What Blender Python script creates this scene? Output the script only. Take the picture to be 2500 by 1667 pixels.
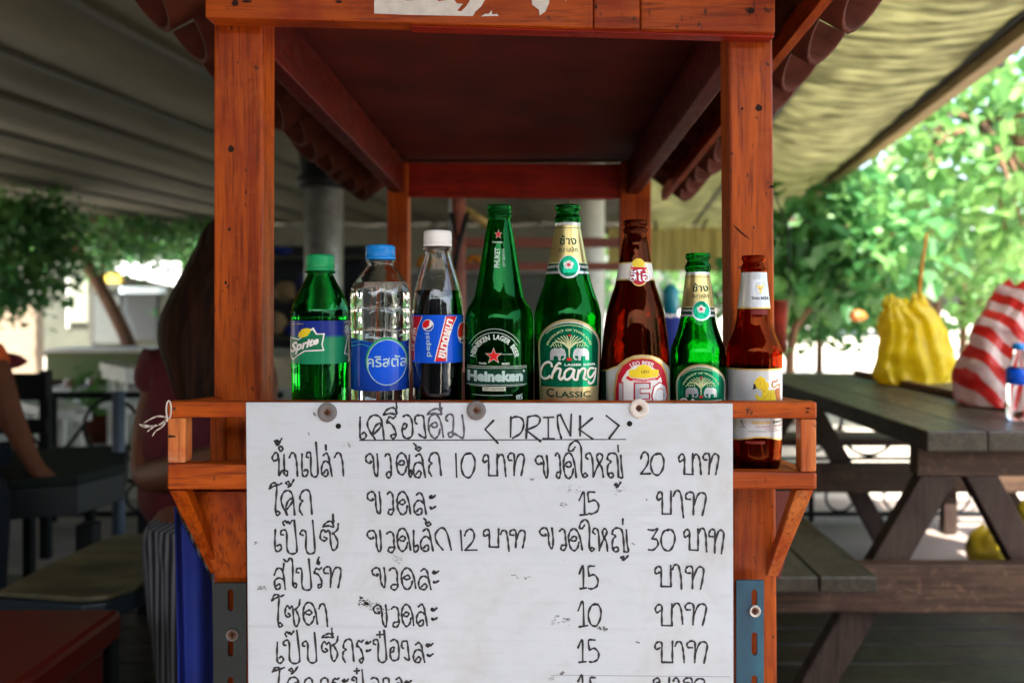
import bpy, bmesh, math, random
import numpy as np
from mathutils import Vector, Matrix
from mathutils.geometry import tessellate_polygon
random.seed(7); np.random.seed(7)
S = bpy.context.scene
C = S.collection
R = math.radians
for o in list(bpy.data.objects): bpy.data.objects.remove(o)

# ------------------------------------------------------------------ camera
EYE = 1.06; F = 1944.0; CX, HY = 1320.0, 740.0     # eye height, focal length in photo pixels, vanishing point
cam = bpy.data.cameras.new('camera'); camo = bpy.data.objects.new('camera', cam); C.objects.link(camo)
camo.location = (0, 0, EYE); camo.rotation_euler = (R(90), 0, 0)
cam.sensor_width = 36; cam.lens = 36*F/2500
cam.shift_x = -(CX-1250)/2500; cam.shift_y = -(833.5-HY)/2500
cam.clip_end = 500; cam.clip_start = 0.05
cam.dof.use_dof = True; cam.dof.focus_distance = 0.845; cam.dof.aperture_fstop = 4.0
S.camera = camo
def at(px, py, Y): return Vector(((px-CX)/F*Y, Y, EYE+(HY-py)/F*Y))

# ------------------------------------------------------------------ light
SUN_EL, SUN_AZ = 56, 176       # azimuth from +Y towards +X
w = bpy.data.worlds.new('World'); S.world = w; w.use_nodes = True
nt = w.node_tree; bg = nt.nodes['Background']
sky = nt.nodes.new('ShaderNodeTexSky'); sky.sky_type = 'NISHITA'; sky.sun_disc = False
sky.sun_elevation = R(SUN_EL); sky.sun_rotation = R(SUN_AZ); sky.dust_density = 4.5; sky.air_density = 1.2
nt.links.new(sky.outputs[0], bg.inputs[0]); bg.inputs[1].default_value = 0.15
sl = bpy.data.lights.new('sun', 'SUN'); so = bpy.data.objects.new('sun', sl); C.objects.link(so)
sl.energy = 4.6; sl.angle = R(0.6); sl.color = (1, 0.95, 0.86)
sd = Vector((math.sin(R(SUN_AZ))*math.cos(R(SUN_EL)), math.cos(R(SUN_AZ))*math.cos(R(SUN_EL)), math.sin(R(SUN_EL))))
so.rotation_euler = sd.to_track_quat('Z', 'Y').to_euler()
S.view_settings.view_transform = 'Standard'; S.view_settings.look = 'None'
S.view_settings.exposure = 2.45; S.view_settings.gamma = 1.0; S.view_settings.use_curve_mapping = False
S.render.engine = 'CYCLES'
cy = S.cycles
cy.use_denoising = True; cy.max_bounces = 12; cy.transmission_bounces = 12; cy.transparent_max_bounces = 12
cy.diffuse_bounces = 5; cy.glossy_bounces = 5; cy.caustics_reflective = False; cy.caustics_refractive = False
cy.sample_clamp_indirect = 6; cy.blur_glossy = 0.5

# ------------------------------------------------------------------ materials
def newmat(name):
    m = bpy.data.materials.new(name); m.use_nodes = True
    return m, m.node_tree, m.node_tree.nodes['Principled BSDF']
def mix_rgb(t, a, b, fac):
    n = t.nodes.new('ShaderNodeMix'); n.data_type = 'RGBA'
    for s, v in ((6, a), (7, b)):
        if isinstance(v, (tuple, list)): n.inputs[s].default_value = (*v[:3], 1)
        else: t.links.new(v, n.inputs[s])
    if isinstance(fac, (int, float)): n.inputs[0].default_value = fac
    else: t.links.new(fac, n.inputs[0])
    return n.outputs[2]
def noise(t, scale, detail=4, rough=.55, sc=(1, 1, 1), dist=0, rnd=False):
    tc = t.nodes.new('ShaderNodeTexCoord'); mp = t.nodes.new('ShaderNodeMapping')
    mp.inputs['Scale'].default_value = sc
    if rnd:
        oi = t.nodes.new('ShaderNodeObjectInfo'); ml = t.nodes.new('ShaderNodeMath'); ml.operation = 'MULTIPLY'; ml.inputs[1].default_value = 37
        t.links.new(oi.outputs['Random'], ml.inputs[0]); t.links.new(ml.outputs[0], mp.inputs['Location'])
    n = t.nodes.new('ShaderNodeTexNoise'); n.inputs['Scale'].default_value = scale; n.inputs['Detail'].default_value = detail
    n.inputs['Roughness'].default_value = rough; n.inputs['Distortion'].default_value = dist
    t.links.new(tc.outputs['Object'], mp.inputs[0]); t.links.new(mp.outputs[0], n.inputs['Vector'])
    return n.outputs['Fac']
def ramp(t, v, a, b, ca=0.0, cb=1.0):
    r = t.nodes.new('ShaderNodeMapRange'); r.inputs[1].default_value = a; r.inputs[2].default_value = b
    r.inputs[3].default_value = ca; r.inputs[4].default_value = cb
    t.links.new(v, r.inputs[0]); return r.outputs[0]
def bump(t, p, v, strength, dist=.002):
    b = t.nodes.new('ShaderNodeBump'); b.inputs['Strength'].default_value = strength; b.inputs['Distance'].default_value = dist
    t.links.new(v, b.inputs['Height']); t.links.new(b.outputs[0], p.inputs['Normal'])
def mat(name, col, rough=.6, metal=0, var=.15, scale=12, sc=(1, 1, 1), bmp=.1, spec=.5, trans=0, coat=0, col2=None, rnd=True):
    m, t, p = newmat(name)
    n = noise(t, scale, sc=sc, rnd=rnd)
    c2 = col2 or tuple(min(1, c*(1+var)) for c in col); c1 = tuple(c*(1-var) for c in col)
    t.links.new(mix_rgb(t, c1, c2, ramp(t, n, .3, .7)), p.inputs['Base Color'])
    p.inputs['Roughness'].default_value = rough; p.inputs['Metallic'].default_value = metal
    p.inputs['Specular IOR Level'].default_value = spec; p.inputs['Coat Weight'].default_value = coat
    if bmp: bump(t, p, n, bmp)
    if trans:
        o = t.nodes['Material Output']; tr = t.nodes.new('ShaderNodeBsdfTranslucent'); mx = t.nodes.new('ShaderNodeMixShader')
        t.links.new(mix_rgb(t, c1, c2, ramp(t, n, .3, .7)), tr.inputs[0]); mx.inputs[0].default_value = trans
        t.links.new(p.outputs[0], mx.inputs[1]); t.links.new(tr.outputs[0], mx.inputs[2]); t.links.new(mx.outputs[0], o.inputs[0])
    return m
def wood(name, col, dark, axis='Z', rough=.45, wear=.3, coat=.07, weary=(.40, .13, .045)):
    m, t, p = newmat(name); p.inputs['Specular IOR Level'].default_value = .22
    sc = {'X': (.06, 1, 1), 'Y': (1, .06, 1), 'Z': (1, 1, .06)}[axis]
    g = noise(t, 260, 3, .6, sc, .3, True)
    g2 = noise(t, 38, 4, .6, sc, 1.2, True)
    k = noise(t, 30, 5, .65, (1, 1, 1), 1.5, True)
    base = mix_rgb(t, dark, col, ramp(t, g2, .32, .58))
    base = mix_rgb(t, base, (dark[0]*.95, dark[1]*.45, dark[2]*.8), ramp(t, noise(t, 9, 3, .6, (1, 1, 1), .8, True), .5, .72, 0, .65))
    base = mix_rgb(t, base, tuple(c*.55 for c in dark), ramp(t, g, .50, .68, 0, .75))
    base = mix_rgb(t, base, weary, ramp(t, k, .55, .78, 0, wear))
    sp = noise(t, 130, 2, .5, (1, 1, .6), 0, True)
    base = mix_rgb(t, base, (.03, .012, .008), ramp(t, sp, .685, .75, 0, .85))
    t.links.new(base, p.inputs['Base Color'])
    t.links.new(ramp(t, k, .3, .8, rough-.1, rough+.25), p.inputs['Roughness'])
    p.inputs['Coat Weight'].default_value = coat; p.inputs['Coat Roughness'].default_value = .3
    bump(t, p, g, .25, .0008)
    return m
def glass(name, col, ior=1.5, rough=0.0):
    m = bpy.data.materials.new(name); m.use_nodes = True; t = m.node_tree
    t.nodes.remove(t.nodes['Principled BSDF']); g = t.nodes.new('ShaderNodeBsdfGlass')
    g.inputs['Color'].default_value = (*col, 1); g.inputs['IOR'].default_value = ior; g.inputs['Roughness'].default_value = rough
    n = noise(t, 45, 2, .5); b = t.nodes.new('ShaderNodeBump'); b.inputs['Strength'].default_value = .12; b.inputs['Distance'].default_value = .004
    t.links.new(n, b.inputs['Height']); t.links.new(b.outputs[0], g.inputs['Normal'])
    t.links.new(g.outputs[0], t.nodes['Material Output'].inputs[0])
    return m
OR, ORD = (.45, .082, .0025), (.20, .023, .0015)
WZ = wood('orange_stained_wood_upright', OR, ORD, 'Z')
WX = wood('orange_stained_wood_cross', OR, ORD, 'X')
WY = wood('orange_stained_wood_deep', OR, ORD, 'Y')
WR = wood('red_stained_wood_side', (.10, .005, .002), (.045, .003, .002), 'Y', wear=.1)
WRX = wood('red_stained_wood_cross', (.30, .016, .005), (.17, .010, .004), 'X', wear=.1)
WP = wood('pale_worn_orange_wood', (.6, .19, .05), (.42, .09, .02), 'Z', wear=.7, weary=(.55, .3, .18))
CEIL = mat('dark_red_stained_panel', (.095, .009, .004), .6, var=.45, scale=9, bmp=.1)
TILE = mat('terracotta_tile', (.075, .020, .012), .85, spec=.12, var=.35, scale=30, bmp=.3)
DWY = wood('dark_weathered_table_wood', (.058, .053, .036), (.026, .022, .016), 'Y', rough=.42, wear=.35, coat=.15, weary=(.12, .10, .07))
DWX = wood('dark_weathered_cross_wood', (.085, .05, .032), (.03, .019, .014), 'X', rough=.5, wear=.6, coat=0, weary=(.27, .15, .095))
DWZ = wood('dark_weathered_leg_wood', (.055, .036, .028), (.024, .016, .013), 'Z', rough=.5, wear=.3, coat=0, weary=(.10, .065, .05))
DECK = wood('dark_deck_plank_wood', (.045, .033, .024), (.014, .011, .009), 'X', rough=.38, wear=.35, coat=.1, weary=(.11, .085, .065))
def boardmat():
    m, t, p = newmat('painted_white_board')
    n = noise(t, 5, 5, .6); f = noise(t, 140, 3, .6, (.25, 1, 1)); l = noise(t, 55, 2, .5, (.02, 1, 1)); s = noise(t, 85, 4, .75, (1, 1, 1), 2)
    b = mix_rgb(t, (.55, .615, .675), (.62, .69, .75), ramp(t, n, .3, .7))
    b = mix_rgb(t, b, (.47, .525, .575), ramp(t, f, .5, .75, 0, .35))
    b = mix_rgb(t, b, (.45, .48, .52), ramp(t, l, .66, .72, 0, .4))
    b = mix_rgb(t, b, (.44, .42, .37), ramp(t, noise(t, 7, 5, .7, (1, 1, 1), 1), .52, .75, 0, .4))
    b = mix_rgb(t, b, (.30, .2, .16), ramp(t, s, .70, .78, 0, .65))
    t.links.new(b, p.inputs['Base Color']); p.inputs['Roughness'].default_value = .5; bump(t, p, f, .12, .0006)
    return m
BOARD = boardmat()
INK = mat('black_marker_ink', (.012, .014, .022), .5, var=.2, bmp=0)
INKG = mat('faded_grey_marker_ink', (.085, .085, .11), .55, var=.4, scale=120, bmp=0)
SMUDGE = mat('brown_smear', (.07, .04, .03), .8, var=.5, scale=200, bmp=0)
GGREEN = glass('green_bottle_glass', (.11, .64, .22)); GBROWN = glass('dark_brown_bottle_glass', (.52, .20, .09)); GAMBER = glass('amber_bottle_glass', (.66, .19, .05))
PCLEAR = glass('clear_plastic', (.98, .99, .99), 1.42); PGREEN = glass('green_plastic', (.32, .86, .50), 1.42)
def flat(name, c, r=.35, met=0, spec=.25, coat=0):
    coat *= .15
    return mat(name, c, r, met, var=.06, scale=60, bmp=0, spec=spec, coat=coat)
WHITE = flat('white_print', (.78, .79, .78)); SILVER = flat('silver_label_paper', (.66, .70, .74), .3, .55)
GOLD = flat('gold_foil', (.70, .50, .16), .3, .6); YEL = flat('yellow_print', (.80, .62, .03)); RED = flat('red_print', (.62, .01, .015), .35, coat=.4)
FGREEN = flat('green_foil', (.004, .26, .13), .24, .8); DGREEN = flat('dark_green_print', (.004, .05, .03), .3, .2); MID = flat('mid_green_print', (.01, .30, .12), .35)
BLUE = flat('blue_print', (.003, .085, .66), .3, coat=.5); DBLUE = flat('navy_print', (.008, .025, .22), .3, coat=.4); CREAM = flat('cream_line_print', (.62, .66, .36), .4)
BLACK = flat('black_print', (.015, .018, .02)); CRIM = flat('crimson_print', (.45, .008, .03)); ICE = flat('pale_blue_print', (.42, .60, .62)); MAROON = flat('maroon_foil', (.16, .02, .015), .3, .3)
ORANGEPR = flat('amber_print', (.55, .16, .02)); CYAN = flat('cyan_print', (.03, .32, .40)); 
CAPG = flat('green_cap_plastic', (.01, .30, .10), .35); CAPW = flat('white_cap_plastic', (.80, .81, .80), .35); CAPB = flat('blue_cap_plastic', (.01, .22, .66), .25)
COLA = mat('cola', (.012, .004, .003), .05, bmp=0, var=.1, coat=1)
WATER = glass('water', (.97, .99, .98), 1.33); SODA = glass('pale_green_soda', (.55, .95, .6), 1.33)
STEEL = mat('galvanised_grey_metal', (.30, .31, .31), .38, .6, var=.25, scale=20)
TEAL = mat('teal_painted_steel', (.002, .06, .14), .5, var=.5, scale=26, sc=(1, 1, .5), bmp=.1, col2=(.012, .11, .17))
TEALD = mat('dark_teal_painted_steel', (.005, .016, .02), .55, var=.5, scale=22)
RUBG = mat('grey_rubber', (.16, .15, .15), .7, var=.15, scale=40); RUBW = mat('off_white_rubber', (.68, .64, .58), .55, var=.12, scale=90)
RUST = mat('rusty_screw', (.14, .055, .03), .6, .5, var=.6, scale=400, bmp=.3); HOLE = flat('hole_dark', (.008, .015, .01), .9)
IRON = mat('black_wrought_iron', (.008, .010, .011), .6, .0, var=.3, spec=.2)
CONC = mat('pale_concrete', (.42, .38, .33), .85, var=.2, scale=3, bmp=.2); SAND = mat('sunlit_pale_ground', (.42, .38, .32), .9, var=.2, scale=.7, bmp=.2)
FLOORC = mat('pinkish_concrete_floor', (.24, .19, .165), .7, var=.18, scale=4)
ROOFP = mat('grey_olive_roof_sheet', (.092, .084, .047), .8, var=.45, scale=1.3, sc=(1.6, .5, 1), bmp=.1)
BATTEN = mat('dark_batten', (.035, .036, .028), .7)
FABRIC = mat('olive_canopy_fabric', (.10, .10, .045), .8, var=.0, scale=11, sc=(.4, 1.5, 1), bmp=.6, trans=.5, col2=(.46, .45, .28))
BEAMB = mat('brown_canopy_beam', (.20, .135, .055), .7, var=.3, scale=6, sc=(3, .4, 3)); 
SKIN = mat('brown_skin', (.13, .045, .02), .6, var=.12, scale=30, bmp=.05, spec=.25); HAIR = mat('long_dark_brown_hair', (.007, .003, .002), .65, spec=.12, var=.5, scale=120, sc=(1, 1, .04), bmp=1.0, col2=(.04, .012, .004))
SHIRT = mat('dark_red_shirt', (.085, .003, .008), .85, var=.2, scale=30); ORSH = mat('orange_shirt', (.65, .10, .012), .8, var=.15); DENIM = mat('dark_trousers', (.008, .010, .014), .9, spec=.15)
PINKB = mat('red_brown_wood', (.20, .055, .035), .6, var=.3, scale=20, sc=(.1, 1, 1)); GREYM = mat('grey_sheet_metal', (.13, .145, .14), .5, .3, var=.15, scale=4)
CURT = mat('yellow_curtain', (.34, .29, .11), .85, var=.3, scale=3, sc=(4, 4, .4), trans=.35)
BLUECL = mat('blue_cloth', (.003, .02, .22), .8, var=.2, scale=10); YBAG = mat('yellow_plastic_bag', (.80, .62, .01), .35, var=.18, scale=18, bmp=.7, trans=.45)
YBAGD = mat('dull_yellow_plastic_bag', (.33, .25, .01), .45, var=.25, scale=14, bmp=.5, trans=.2)
ORG = mat('orange_plastic', (.75, .28, .02), .45, trans=.2); REDP = mat('red_cooler_plastic', (.13, .010, .006), .4, var=.15, scale=8)
WOODW = mat('worn_yellow_bench_top', (.12, .11, .055), .55, var=.55, scale=5, sc=(1.3, 3, 1), bmp=.1, col2=(.20, .175, .09)); WHITEP = mat('white_painted_slat', (.8, .8, .78), .5)
BARK = mat('brown_bark', (.13, .065, .035), .9, var=.35, scale=14, sc=(1, 1, .3), bmp=.8)
def leafm(name, col, tr=.45): return mat(name, col, .45, var=.35, scale=2.2, bmp=0, trans=tr, rnd=True)
LEAFB = leafm('bright_leaf', (.12, .28, .075), .5); LEAFD = leafm('deep_green_leaf', (.06, .20, .06), .5); LEAFL = leafm('fresh_green_leaf', (.20, .36, .10), .5)
LEAFO = leafm('orange_dry_leaf', (.5, .18, .03), .4)

# ------------------------------------------------------------------ building helpers
def tag(o, label=None, cat=None, group=None, kind=None):
    if label: o['label'] = label
    if cat: o['category'] = cat
    if group: o['group'] = group
    if kind: o['kind'] = kind
    return o
def thing(name, loc, label, cat, group=None):
    o = bpy.data.objects.new(name, None); C.objects.link(o); o.location = loc; o.empty_display_size = .05
    return tag(o, label, cat, group)
def wloc(p):
    v = Vector((0, 0, 0))
    while p is not None: v += p.location; p = p.parent
    return v
class MB:
    def __init__(s): s.v = []; s.f = []; s.m = []
    def add(s, vs, fs, mi=0):
        b = len(s.v); s.v += [tuple(v) for v in vs]; s.f += [tuple(b+i for i in f) for f in fs]; s.m += [mi]*len(fs)
    def hexa(s, p, mi=0):   # p: 4 front then 4 back, each bl,br,tr,tl
        s.add(p, [(0, 1, 2, 3), (5, 4, 7, 6), (4, 0, 3, 7), (1, 5, 6, 2), (3, 2, 6, 7), (4, 5, 1, 0)], mi)
    def box(s, x0, x1, y0, y1, z0, z1, mi=0):
        s.hexa([(x0, y0, z0), (x1, y0, z0), (x1, y0, z1), (x0, y0, z1), (x0, y1, z0), (x1, y1, z0), (x1, y1, z1), (x0, y1, z1)], mi)
    def bar(s, a, b, w, h, up=(0, 0, 1), mi=0):
        a, b = Vector(a), Vector(b); d = (b-a).normalized(); u = Vector(up)
        if abs(d.dot(u)) > .98: u = Vector((0, 1, 0))
        r = d.cross(u).normalized()*w/2; u = r.cross(d).normalized()*h/2
        s.hexa([a-r-u, a+r-u, a+r+u, a-r+u, b-r-u, b+r-u, b+r+u, b-r+u], mi)
    def tube(s, pts, r, n=10, mi=0, caps=True):
        pts = [Vector(p) for p in pts]; rs = r if isinstance(r, (list, tuple)) else [r]*len(pts)
        rings = []; pu = None
        for i, p in enumerate(pts):
            d = (pts[min(i+1, len(pts)-1)]-pts[max(i-1, 0)]).normalized()
            if pu is None: pu = d.orthogonal().normalized()
            u = (pu-d*pu.dot(d)).normalized(); pu = u; v = d.cross(u)
            rings.append([p+(u*math.cos(k*2*math.pi/n)+v*math.sin(k*2*math.pi/n))*rs[i] for k in range(n)])
        vs = [q for ring in rings for q in ring]
        fs = [(i*n+k, i*n+(k+1) % n, (i+1)*n+(k+1) % n, (i+1)*n+k) for i in range(len(pts)-1) for k in range(n)]
        if caps: fs += [tuple(range(n))[::-1], tuple((len(pts)-1)*n+k for k in range(n))]
        s.add(vs, fs, mi)
    def lathe(s, prof, c=(0, 0, 0), n=48, mi=0, close=False):
        c = Vector(c); vs = []; fs = []
        for r, z in prof:
            vs += [c+Vector((r*math.cos(2*math.pi*k/n), r*math.sin(2*math.pi*k/n), z)) for k in range(n)]
        for i in range(len(prof)-1):
            fs += [(i*n+k, i*n+(k+1) % n, (i+1)*n+(k+1) % n, (i+1)*n+k) for k in range(n)]
        if close:
            L = len(prof)-1; fs += [(L*n+k, L*n+(k+1) % n, (k+1) % n, k) for k in range(n)]
        s.add(vs, fs, mi)
    def build(s, name, mats, parent=None, smooth=False, bevel=0, recalc=False, origin=None):
        if not isinstance(mats, (list, tuple)): mats = [mats]
        me = bpy.data.meshes.new(name); me.from_pydata(s.v, [], s.f)
        for m in mats: me.materials.append(m)
        if len(mats) > 1: me.polygons.foreach_set('material_index', s.m)
        if smooth: me.polygons.foreach_set('use_smooth', [True]*len(me.polygons))
        co = np.array(s.v, dtype=float); c = Vector(co.mean(axis=0)) if origin is None else Vector(origin)
        me.transform(Matrix.Translation(-c))
        if recalc:
            bm = bmesh.new(); bm.from_mesh(me); bmesh.ops.recalc_face_normals(bm, faces=bm.faces); bm.to_mesh(me); bm.free()
        me.update()
        o = bpy.data.objects.new(name, me); C.objects.link(o)
        o.location = c-wloc(parent); o.parent = parent
        if bevel:
            b = o.modifiers.new('bevel', 'BEVEL'); b.width = bevel; b.segments = 2; b.limit_method = 'ANGLE'
        return o
def box(name, x0, x1, y0, y1, z0, z1, m, parent=None, bevel=.0015):
    b = MB(); b.box(x0, x1, y0, y1, z0, z1); return b.build(name, m, parent, bevel=bevel)
def barp(name, a, bb, w_, h_, m, parent=None, bevel=.0015, up=(0, 0, 1)):
    b = MB(); b.bar(a, bb, w_, h_, up); return b.build(name, m, parent, bevel=bevel)
def tubep(name, pts, r, m, parent=None, n=10):
    b = MB(); b.tube(pts, r, n); return b.build(name, m, parent, smooth=True)
def quadbox(name, px, Yf, Yb, m, parent=None, bevel=.0015):
    """px: four photo corners bl,br,tr,tl of a front face at depth Yf, carried straight back to Yb"""
    f = [at(x, y, Yf) for x, y in px]; b = MB(); b.hexa([*f, *[v+Vector((0, Yb-Yf, 0)) for v in f]])
    return b.build(name, m, parent, bevel=bevel)
def struct(o, label=None): o['kind'] = 'structure'; return o
def copy_tree(o, parent=None, loc=None, rz=None):
    c = o.copy(); C.objects.link(c); c.parent = parent
    if loc is not None: c.location = loc
    if rz is not None: c.rotation_euler.z = rz
    for ch in [k for k in o.children]: copy_tree(ch, c)
    return c
def disc(mb, c, r, y, n=24, mi=0, th=0):
    vs = [Vector((c[0]+r*math.cos(2*math.pi*k/n), y, c[1]+r*math.sin(2*math.pi*k/n))) for k in range(n)]
    mb.add(vs, [tuple(range(n))], mi)
    if th:
        vs2 = [v+Vector((0, th, 0)) for v in vs]
        mb.add(vs+vs2, [(k, k+n, (k+1) % n+n, (k+1) % n) for k in range(n)], mi)
def spline(pts, k=6):
    P = [np.array(p, float) for p in pts]
    if len(P) < 3: return [tuple(P[0]*(1-t)+P[-1]*t) for t in np.linspace(0, 1, 3)]
    P = [2*P[0]-P[1]]+P+[2*P[-1]-P[-2]]; out = []
    for i in range(1, len(P)-2):
        a, b, c, d = P[i-1:i+3]
        for t in np.linspace(0, 1, k, endpoint=False):
            out.append(tuple(.5*((2*b)+(-a+c)*t+(2*a-5*b+4*c-d)*t*t+(-a+3*b-3*c+d)*t**3)))
    out.append(tuple(P[-2])); return out

# ================================================================== GROUND AND FLOOR
g = MB(); g.add([(-60, -30, -.02), (60, -30, -.02), (60, 120, -.02), (-60, 120, -.02)], [(0, 1, 2, 3)]); tag(g.build('ground', SAND), kind='structure')
g = MB(); g.box(-6.0, 3.2, -2.2, 4.35, -.016, -.008); tag(g.build('floor', FLOORC), kind='structure')
deck = tag(bpy.data.objects.new('deck', None), kind='structure'); C.objects.link(deck); deck.location = (0, 0, 0)
yy = .3
for i in range(22):
    wv = .118+random.uniform(-.006, .006); b = MB(); b.box(-3.2, 3.0, yy, yy+wv, -.004, .018+random.uniform(-.002, .002)); b.build('plank', DECK, deck, bevel=.004); yy += wv+.009

# ================================================================== CANOPY
CZ = EYE+1.15
can = thing('canopy_roof', (-4, 4, CZ), 'grey olive sheet canopy roof with dark battens over the eating area', 'canopy')
def cv(x0, Y, z, k=.12): return Vector((x0+k*Y, Y, z))
seams = [-7.9, -7.2, -6.45, -5.73, -5.0, -4.3, -3.55, -2.9, -2.15, -1.4, -.65, .12]
for a, b_ in zip(seams[:-1], seams[1:]):
    Y0, Y1 = -1.6, 12.0; z = CZ+random.uniform(-.008, .008); b = MB()
    # gently sagging sheet: cross-section of five points
    n = 10; vs = []; fs = []
    for j in range(2):
        for yk in (Y0, Y1):
            for i in range(n+1):
                t = i/n; x = a+.001+(b_-a-.002)*t; vs.append(cv(x, yk, z+j*.03+.012*math.cos(2*math.pi*t)))
    N = n+1
    for i in range(n):
        fs += [(i, i+1, N+i+1, N+i), (2*N+i, 3*N+i, 3*N+i+1, 2*N+i+1)]
    fs += [(0, N, 3*N, 2*N), (n, 2*N+n, 3*N+n, N+n)]
    b.add(vs, fs); b.build('sheet', ROOFP, can, smooth=False)
for x in seams:
    b = MB(); b.bar(cv(x, -1.6, CZ-.006), cv(x, 12, CZ-.006), .035, .02); b.build('batten', BATTEN if x > -7.5 else BEAMB, can)
b = MB(); b.bar(cv(-7.95, -1.6, CZ-.08), cv(-7.95, 12, CZ-.08), .08, .16); b.build('edge_beam', BEAMB, can)
b = MB(); b.bar((-6.6, 12, CZ-.06), (4, 12, CZ-.06), .1, .14); b.build('back_beam', BATTEN, can)
fab = thing('fabric_canopy', (1.4, 4, CZ), 'sagging olive fabric canopy with a brown edge beam, above the picnic table', 'canopy')
def fabric(xa, ka, xb, kb, nm):
    n1, n2 = 14, 90; vs = []; Y0, Y1 = -1.5, 12
    for j in range(n2+1):
        Y = Y0+(Y1-Y0)*j/n2
        for i in range(n1+1):
            t = i/n1; x = (xa+ka*Y)*(1-t)+(xb+kb*Y)*t
            z = CZ-.02-.09*math.sin(math.pi*t)*(.7+.3*math.sin(Y*1.3))+.006*math.sin(Y*9+3*t+2*math.sin(Y*2.7))+.004*math.sin(Y*17+5*t)
            vs.append((x, Y, z))
    b = MB(); b.add(vs, [(j*(n1+1)+i, j*(n1+1)+i+1, (j+1)*(n1+1)+i+1, (j+1)*(n1+1)+i) for j in range(n2) for i in range(n1)])
    o = b.build(nm, FABRIC, fab, smooth=True); s = o.modifiers.new('t', 'SOLIDIFY'); s.thickness = .003
fabric(.12, .12, .81, .12, 'fabric_panel'); fabric(.83, .12, 1.38, .17, 'fabric_panel')
b = MB(); b.bar(cv(.82, -1.5, CZ-.03), cv(.82, 12, CZ-.03), .035, .035); b.build('seam_batten', BATTEN, fab)
b = MB(); b.bar(cv(1.40, -1.5, CZ-.045, .17), cv(1.40, 12, CZ-.045, .17), .07, .10); b.build('edge_beam', BEAMB, fab)
b = MB(); b.tube([cv(1.345, -1.5, CZ-.02, .17), cv(1.345, 12, CZ-.02, .17)], .022, 8); b.build('edge_pipe', IRON, fab)
b = MB(); b.tube([at(2440, 5, 3.8), at(2446, 80, 3.8), at(2444, 165, 3.8)], .016, 8); b.build('hanging_strap', IRON, fab)
for px in (1590, 1745):
    b = MB(); b.tube([at(px, 480, 10.5), at(px+(12 if px < 1600 else -30), 562, 10.5)], .02, 8); b.build('brace', IRON, fab)

# pillars
def pillar(x, y, r, capz, lab, m, cap=True):
    t = thing('pillar', (x, y, 0), lab, 'pillar')
    b = MB(); b.tube([(x, y, .0), (x, y, CZ-.03)], r, 28); b.build('shaft', m, t, smooth=True)
    if cap:
        b = MB(); b.lathe([(r+.005, capz), (r+.04, capz+.01), (r+.04, capz+.05), (r+.015, capz+.07), (r+.05, capz+.33), (r+.06, CZ-.01)], (x, y, 0), 24)
        b.build('capital', IRON, t, smooth=True)
    return t
p = at(791, 740, 4.2); pillar(p.x, 4.2, .1, EYE+.60, 'grey round pillar with a black sleeve at its top, left of the back of the stall', STEEL)
p = at(1432, 740, 4.6); pillar(p.x, 4.6, .105, 0, 'pale round pillar behind the tall green bottles', mat('pale_grey_pillar', (.46, .47, .43), .5, .1, var=.12), cap=False)

# ================================================================== BACK OF THE EATING AREA
def solid(name, px, Yf, Yb, m, lab, cat, **k):
    o = quadbox(name, px, Yf, Yb, m, None, **k); return tag(o, lab, cat)
def rect(x0, y0, x1, y1): return [(x0, y1), (x1, y1), (x1, y0), (x0, y0)]
t = thing('red_timber_frame', at(1116, 900, 3.3), 'red brown post with two horizontal rails behind the bottles', 'timber frame')
tubep('post', [at(1116, 1500, 3.3), at(1116, 300, 3.3)], .036, PINKB, t, 14)
quadbox('rail', rect(1137, 580, 1520, 603), 3.3, 3.34, PINKB, t); quadbox('rail', rect(1137, 641, 1520, 659), 3.3, 3.34, PINKB, t)
tubep('pipe', [at(1098, 300, 3.22), at(1098, 900, 3.22)], .006, STEEL, t)
tubep('strap', [at(1102, 520, 3.2), at(1118, 590, 3.2), at(1140, 520, 3.2), at(1120, 600, 3.2), at(1108, 660, 3.2)], .011, IRON, t)
tag(tubep('bamboo_pole', [at(1135, 512, 3.5), at(1250, 590, 3.6)], .022, mat('bamboo', (.42, .30, .10), .5)), 'yellow bamboo pole slanting down from the red brown post', 'pole')
t = thing('metal_counter', at(1150, 800, 5.0), 'grey sheet metal counter behind the bottles', 'counter')
quadbox('front', rect(960, 668, 1400, 1100), 5.0, 5.02, GREYM, t); quadbox('counter_top', rect(940, 655, 1412, 668), 4.95, 5.6, STEEL, t)
quadbox('leg', rect(960, 1100, 985, 1152), 5.05, 5.1, GREYM, t); quadbox('leg', rect(1375, 1100, 1400, 1152), 5.05, 5.1, GREYM, t)
t = thing('yellow_toy_arch', at(1158, 655, 5.2), 'small orange arch standing on the grey counter', 'ornament')
b = MB(); b.tube([at(1158+math.cos(a)*17, 653-math.sin(a)*24, 5.2) for a in np.linspace(0, math.pi, 11)], .022, 8); b.build('arch', ORG, t, smooth=True)
b = MB(); b.tube([at(1040+math.cos(a)*17, 653-math.sin(a)*24, 5.2) for a in np.linspace(0, math.pi, 11)], .022, 8)
tag(b.build('orange_toy_hoop', ORG, None, smooth=True), 'orange hoop standing on the counter left of the red brown post', 'ornament')
t = thing('back_wall', (0, 11.5, 0), 'dim grey back wall under a dark beam with a yellow curtain at its right', 'wall')
b = MB(); b.box(-4.4, .9, 11.5, 11.6, 0, CZ-.05); b.build('wall_panel', mat('dim_grey_wall', (.17, .17, .14), .8, var=.2, scale=2), t)
n = 60; vs = []
for j in (0, 1):
    for i in range(n+1):
        x = .95+1.75*i/n; vs.append((x, 11.3+.06*math.sin(i*1.3)+.03*math.sin(i*.7), EYE+(1.08 if j else .45)))
b = MB(); b.add(vs, [(i, i+1, n+2+i, n+1+i) for i in range(n)]); b.build('curtain', CURT, t, smooth=True)
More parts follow.
